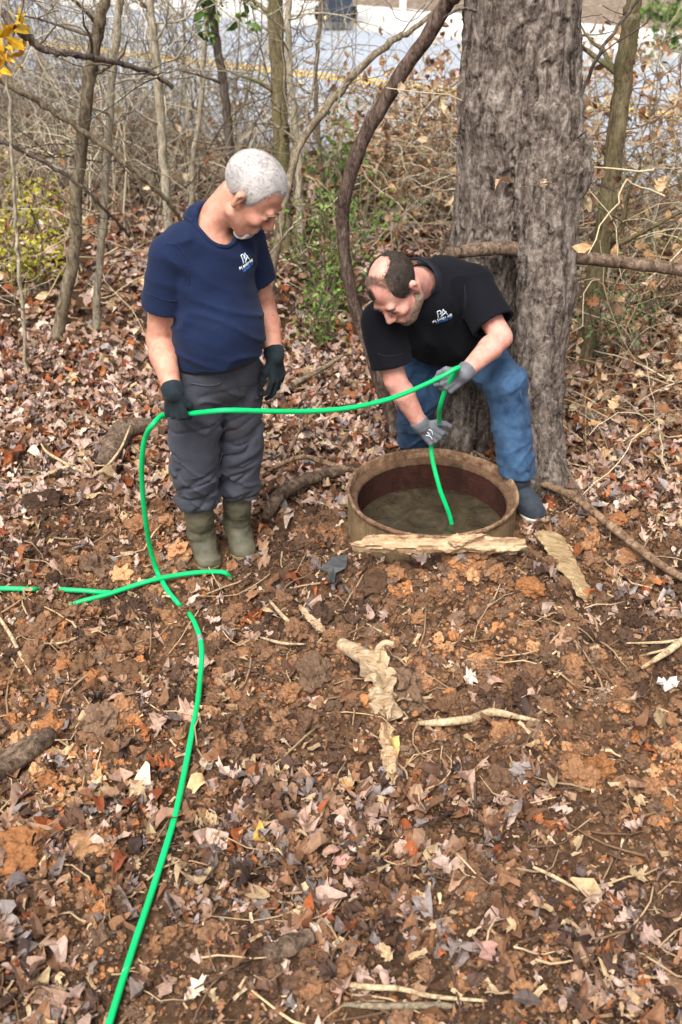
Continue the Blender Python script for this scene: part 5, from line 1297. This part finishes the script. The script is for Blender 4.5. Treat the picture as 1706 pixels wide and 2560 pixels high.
stick('thin dark stick leaning from the tree foot down to the right', [(1285, 1040, .22), (1305, 1080, .16), (1345, 1150, .08), (1385, 1212, .01)], [.007, .007, .006, .004], M['sap_d'])
stick('pale stick lying in the soil right of the broken white root', [(960, 1662, .015), (1015, 1660, .025), (1080, 1652, .03), (1130, 1637, .03), (1180, 1645, .025), (1240, 1658, .01)], [.008, .013, .014, .015, .011, .006], M['stick'])
stick('pale branch entering from the right edge over dug soil', [(1600, 1455, .03), (1568, 1472, .03), (1530, 1500, .03), (1475, 1535, .015)], [.016, .015, .013, .007], M['stick'], sub=[([(1568, 1470, .03), (1520, 1476, .03), (1440, 1478, .02)], [.007, .006, .003]), ([(1545, 1490, .03), (1500, 1500, .03), (1470, 1508, .02)], [.006, .005, .003])])
stick('small pale stick at the right edge below the branch', [(1510, 1628, .02), (1545, 1645, .03), (1600, 1685, .02)], [.007, .008, .008], M['stick'])
stick('thin straight pale twig leaning in the lower right foreground', [(1225, 1992, .03), (1275, 2015, .04), (1330, 2045, .02)], [.005, .0055, .004], M['stick'])
stick('grey stick lying flat at the bottom centre of the photo', [(790, 2308, .02), (880, 2312, .025), (1000, 2310, .03), (1045, 2312, .02)], [.006, .009, .009, .006], M['sap_g'])
stick('pale stick lying above the grey one at the bottom centre', [(800, 2262, .02), (850, 2268, .03), (920, 2272, .04), (1000, 2290, .03), (1120, 2300, .02)], [.007, .008, .007, .006, .004], M['stick'])
stick('short rotten log end with orange wood in the lower centre', [(610, 2195, .015), (660, 2175, .025), (715, 2150, .02)], [.026, .03, .026], M['oldlog'], 'log', 'log', amp=.2, freq=20)
stick('slender curved brown root lying behind the thick one by the manhole', [(615, 1082, .03), (655, 1062, .07), (700, 1050, .09), (745, 1062, .08), (800, 1078, .06), (830, 1082, .03)], [.010, .012, .013, .013, .012, .010], M['stickb'], 'root', 'root')
stick('straight pale branch lying on leaves between the two men', [(640, 905, .03), (690, 875, .06), (750, 842, .09), (790, 815, .12)], [.014, .014, .013, .010], M['sap_g'])
stick('thin dark twig bent over the leaves behind the left mans knees', [(640, 1075, .03), (675, 1020, .12), (700, 960, .2), (722, 925, .25)], [.006, .006, .005, .003], M['stickb'])
stick('small dark twig by the dark hollow in the lower right foreground', [(935, 1905, .04), (1000, 1890, .06), (1060, 1885, .05), (1110, 1895, .02)], [.004, .005, .006, .004], M['sap_d'])
stick('pale bent twigs on the soil left of the broken white root', [(620, 1380, .02), (655, 1420, .03), (690, 1445, .015)], [.006, .008, .005], M['stick'], sub=[([(600, 1465, .03), (650, 1478, .03), (700, 1480, .02)], [.005, .006, .004])])
# split log in front of the manhole
def slab(name, A, B, w, t, mat, label, cat, seed, up=(0, -.5, .85), nseg=26, taper=(1, 1), jag=.3):
    A = np.array(A); B = np.array(B); d = nrm(B - A); n = nrm(np.array(up) - d * np.dot(up, d)); s = np.cross(n, d); L = np.linalg.norm(B - A)
    r = np.random.default_rng(seed); m = 14; V = []
    for i in range(nseg):
        u = i / (nseg - 1); tw = np.interp(u, [0, 1], taper) * (1 - .55 * (max(0, abs(u - .5) * 2 - .86) / .14)); c = A + d * (L * u)
        for k in range(m):
            a = 2 * math.pi * k / m; ca, sa = math.cos(a), math.sin(a)
            x = math.copysign(abs(ca) ** .6, ca) * w / 2 * tw; z = math.copysign(abs(sa) ** .6, sa) * t / 2
            e = 1 + jag * (vn2(np.array([k * 2.3 + seed]), np.array([u * 9.0]))[0] - .5) + .35 * jag * r.standard_normal() * .4
            V.append(c + s * x * e + n * z * e + d * (r.standard_normal() * .006))
    F = [(i * m + k, i * m + (k + 1) % m, (i + 1) * m + (k + 1) % m, (i + 1) * m + k) for i in range(nseg - 1) for k in range(m)]
    b = TB(); b.add(np.array(V), np.array(F)); e0 = b.n; b.V.append(np.array([A - d * .006, B + d * .006])); b.n += 2
    for k in range(m): b.F3.append(np.array([[e0, (k + 1) % m, k]])); b.F3.append(np.array([[e0 + 1, (nseg - 1) * m + k, (nseg - 1) * m + (k + 1) % m]]))
    # grain runs along x in the object's own frame
    me = b.mesh(name, mat, False); o = obj(name, me, A, None, label, cat); return o
slab('split_log', Q(812, 1254, 3.56), Q(1206, 1252, 3.56), .06, .045, M['palewood'], 'pale split log lying in front of the manhole riser', 'log', 3, nseg=44, taper=(.7, .95), jag=1.1)
slab('wood_splinter', Q(842, 1234, 3.585), Q(960, 1233, 3.585), .02, .012, M['palewood'], 'thin pale splinter lying on top of the split log', 'wood splinter', 5, taper=(.6, .8), jag=.7)
slab('wood_splinter', Q(1035, 1246, 3.545), Q(1112, 1230, 3.555), .036, .024, M['palewood'], 'short upturned splinter at the middle of the split log', 'wood splinter', 6, taper=(1.3, .35), jag=.7)
slab('broken_board', ground_pt(1256, 1222, .075), ground_pt(1352, 1378, .03), .15, .022, M['board'], 'weathered tan board lying on the soil right of the manhole', 'board', 8, (0.35, -.2, .9), 30, (.85, .42), .5)
# broken pale root, dug up
def chunk(name, pts, w, t, label, cat, seed, parent=None, mat='palewood', jag=1.0, taper=(1, .6)):
    A, B = ground_pt(*pts[0]), ground_pt(*pts[1]); o = slab(name, A, B, w, t, M[mat], label, cat, seed, (0.1, -.35, .93), 22, taper, jag)
    if parent is not None:
        o.parent = parent; o.location = o.location - parent.location
        if 'category' in o: del o['category']
    return o
rt = chunk('root', [(868, 1506, .045), (888, 1655, .012)], .085, .07, 'broken creamy root stump splintered and standing out of the dug soil', 'root', 21, taper=(1.0, .7), jag=1.7, mat='rootwood')
def rootlet(pts, R, amp=.3):
    P = [ground_pt(*p) for p in pts]; obj('rootlet', rough_tube(P, R, 10, 6, amp, 34, .5).mesh('rootlet', M['rootwood']), parent=rt)
rootlet([(785, 1478, .01), (812, 1495, .03), (845, 1512, .045), (872, 1522, .05)], [.024, .030, .032, .026], .16)
rootlet([(864, 1530, .06), (868, 1498, .10), (882, 1478, .12), (905, 1480, .11)], [.018, .015, .013, .010])
rootlet([(900, 1592, .012), (950, 1606, .022), (1005, 1600, .012)], [.011, .010, .005])
chunk('wood_piece', [(886, 1672, .03), (902, 1800, .025)], .06, .05, 'flat pale split piece of wood just below the broken root stump', 'wood piece', 25, taper=(.8, .5), jag=1.4)
chunk('wood_piece', [(690, 1395, .03), (742, 1450, .035)], .032, .018, 'thin pale curved strip of bark wood left of the broken root stump', 'wood piece', 27, taper=(.5, .9), jag=1.0)
# dark scrap
pts = [(735, 1308), (765, 1278), (800, 1274), (795, 1305), (772, 1316), (768, 1340), (752, 1335), (758, 1315)]
b = TB(); top = [ground_pt(x, y, .05) for x, y in pts]; top = np.array(top); bot = top + np.array([.002, .006, -.008]); cen = top.mean(0) + [0, 0, .012]
V = np.vstack([top, bot, [cen], [cen - [0, 0, .01]]]); m = len(pts)
b.add(V, np.array([(k, (k + 1) % m, 2 * m) for k in range(m)] + [(m + (k + 1) % m, m + k, 2 * m + 1) for k in range(m)])); b.F4.append(np.array([(k, m + k, m + (k + 1) % m, (k + 1) % m) for k in range(m)]))
obj('plastic_scrap', b.mesh('plastic_scrap', M['scrap'], False), cen, None, 'torn dark grey plastic scrap on the soil left of the split log', 'scrap')
# a few big single leaves
def single_leaf(qx, qy, size, tp, col, yaw, label, tilt=(.15, .1), dz=.025):
    p = ground_pt(qx, qy, dz); v, f, c = scatter([TPL[tp]], p[None], np.array([yaw]), np.array([tilt]), np.array([size]), pal([col]), np.array([0]))
    n = nrm(np.cross(v[4] - v[1], v[3] - v[1])); V = np.vstack([v, v - n * .0012]); k = len(v); F = np.vstack([f, f[:, ::-1] + k])
    obj('fallen_leaf', raw_mesh('fallen_leaf', V, F, M['leaf'], False, np.vstack([c, c])), p, None, label, 'leaf', 'big single fallen leaves')
single_leaf(735, 2125, .125, 2, (214, 190, 172), .5, 'big pale lobed leaf curled over the short rotten log end')
single_leaf(718, 1612, .10, 0, (210, 172, 152), 2.4, 'pale pink lobed leaf on the soil right of the hose')
single_leaf(455, 1525, .11, 1, (206, 176, 158), .1, 'pale pinkish leaf lying under the hose just below the grey tape')
single_leaf(435, 1630, .10, 3, (204, 162, 142), 1.2, 'pinkish lobed leaf touching the left side of the hose')
single_leaf(600, 1925, .085, 6, (222, 186, 96), 1.7, 'bright yellow tan leaf in the foreground right of the hose')
single_leaf(455, 1800, .10, 5, (214, 186, 140), .8, 'long cream leaf close to the right of the hose')
single_leaf(1530, 1578, .10, 4, (216, 210, 202), .3, 'whitish lobed leaf at the right edge by the small pale stick')
single_leaf(1085, 1555, .07, 3, (224, 204, 190), .9, 'small whitish lobed leaf in the middle of the dug soil')
single_leaf(445, 2280, .085, 1, (222, 200, 178), 1.1, 'pale leaf near the bottom of the hose on its right')
single_leaf(1330, 2000, .065, 6, (112, 96, 96), 1.5, 'greyish purple leaf standing up beside the thin pale twig', (1.0, .2), .04)
single_leaf(795, 1960, .09, 8, (196, 150, 140), .6, 'dusty pink oval leaf in the lower centre foreground')
single_leaf(800, 1810, .06, 6, (206, 140, 78), 2.2, 'small orange leaf in the centre foreground')
single_leaf(905, 1705, .075, 5, (226, 180, 110), 1.9, 'orange tan leaf lying at the lower tip of the broken root', dz=.05)
single_leaf(390, 1875, .12, 7, (170, 132, 110), .45, 'brown curled leaf draped across the hose', (.1, -.15), .035)
single_leaf(1110, 2170, .10, 3, (186, 146, 132), 2.0, 'pinkish brown leaf left of the lower right corner')
single_leaf(40, 2025, .08, 5, (112, 100, 98), .5, 'grey oval leaf at the left edge of the foreground')

# ================================================================== hoses
HR = .0098
def hose_mesh(P, name, mat=None, r=HR): b = TB(); b.tube(P, r, 14); return b.mesh(name, mat or M['hose'])
hp = []
hp.append(np.array([.50, 4.02, -.30])); hp.append(np.array([.487, 4.04, WZ - .02]))
hp += [Q(1010, 1120, 4.07), HAND_R2_HOSE[0], HAND_R2_HOSE[1], Q(1011, 938, 4.04), Q(1024, 895, 4.02), Q(1044, 858, 4.005), Q(1054, 846, 3.985), Q(1046, 848, 3.965)]
hp += [Q(1010, 868, 3.94), Q(940, 900, 3.88), Q(880, 921, 3.82), Q(800, 938, 3.74), Q(710, 945, 3.66), Q(620, 945, 3.575), Q(520, 943, 3.49), HAND_R1_HOSE[0], HAND_R1_HOSE[1]]
hp += [Q(352, 975, 3.50), Q(333, 1010, 3.53), Q(326, 1070, 3.56), Q(329, 1140, 3.59), Q(337, 1210, 3.62), Q(346, 1262, 3.65)]
def G_(x, y, dz): return ground_pt(x, y, dz)
def lay(pts, n=6):
    """ground points following the relief; pts: (qx, qy, height of the hose centre)"""
    L = catmull(np.array(pts, float), n); G0 = np.array([ground_pt(p[0], p[1], .01) for p in L]); h = H(G0[:, 0], G0[:, 1]); k = len(h); w = 3 * n // 2
    hs = np.array([.75 * max(h[max(0, i - n):i + n + 1]) + .25 * np.mean(h[max(0, i - n):i + n + 1]) for i in range(k)])
    hs = np.array([np.mean(hs[max(0, i - w):i + w + 1]) for i in range(k)])
    return np.array([QG(L[i, 0], L[i, 1], hs[i] + L[i, 2]) for i in range(k)])
hp += list(lay([(362, 1315, .026), (385, 1356, .024), (405, 1381, .014), (414, 1391, .0), (423, 1399, -.03), (432, 1407, -.02), (438, 1414, .006), (448, 1432, .022), (460, 1465, .026), (464, 1500, .026), (461, 1550, .024), (455, 1610, .022), (444, 1670, .022), (431, 1740, .022), (416, 1815, .024), (400, 1885, .024), (376, 1965, .022), (346, 2060, .024), (312, 2160, .024), (280, 2260, .024), (252, 2350, .024), (220, 2450, .024), (180, 2570, .024)], 5)[::2])
hoseP = catmull(hp, 10)
h1 = obj('garden_hose', hose_mesh(hoseP, 'garden_hose'), G_(362, 1315, 0), None, 'long green hose passed from man to man into the manhole', 'hose')
k = int(np.argmin(np.linalg.norm(hoseP - G_(464, 1498, .026), axis=1)))
obj('tape_band', hose_mesh(hoseP[k - 4:k + 5], 'tape_band', M['tape'], HR + .0012), parent=h1, label='grey taped joint')
def flat_hose(pts, label):
    P = catmull(lay(pts, 4)[::2], 8); obj('garden_hose', hose_mesh(P, 'garden_hose'), P[0], None, label, 'hose')
flat_hose([(160, 1392, .004), (190, 1381, .016), (240, 1368, .024), (310, 1345, .034), (355, 1332, .042), (400, 1323, .034), (450, 1316, .028), (500, 1314, .02), (520, 1318, .012), (535, 1332, -.03)], 'green hose end lying across the long hose near the muddy boot')
flat_hose([(-80, 1350, .02), (0, 1352, .02), (40, 1353, .016), (75, 1354, .012), (95, 1354, -.02), (130, 1354, -.01), (150, 1355, .014), (200, 1358, .016), (235, 1361, .014), (270, 1362, .002), (295, 1364, -.03)], 'green hose half buried in soil running in from the left edge')
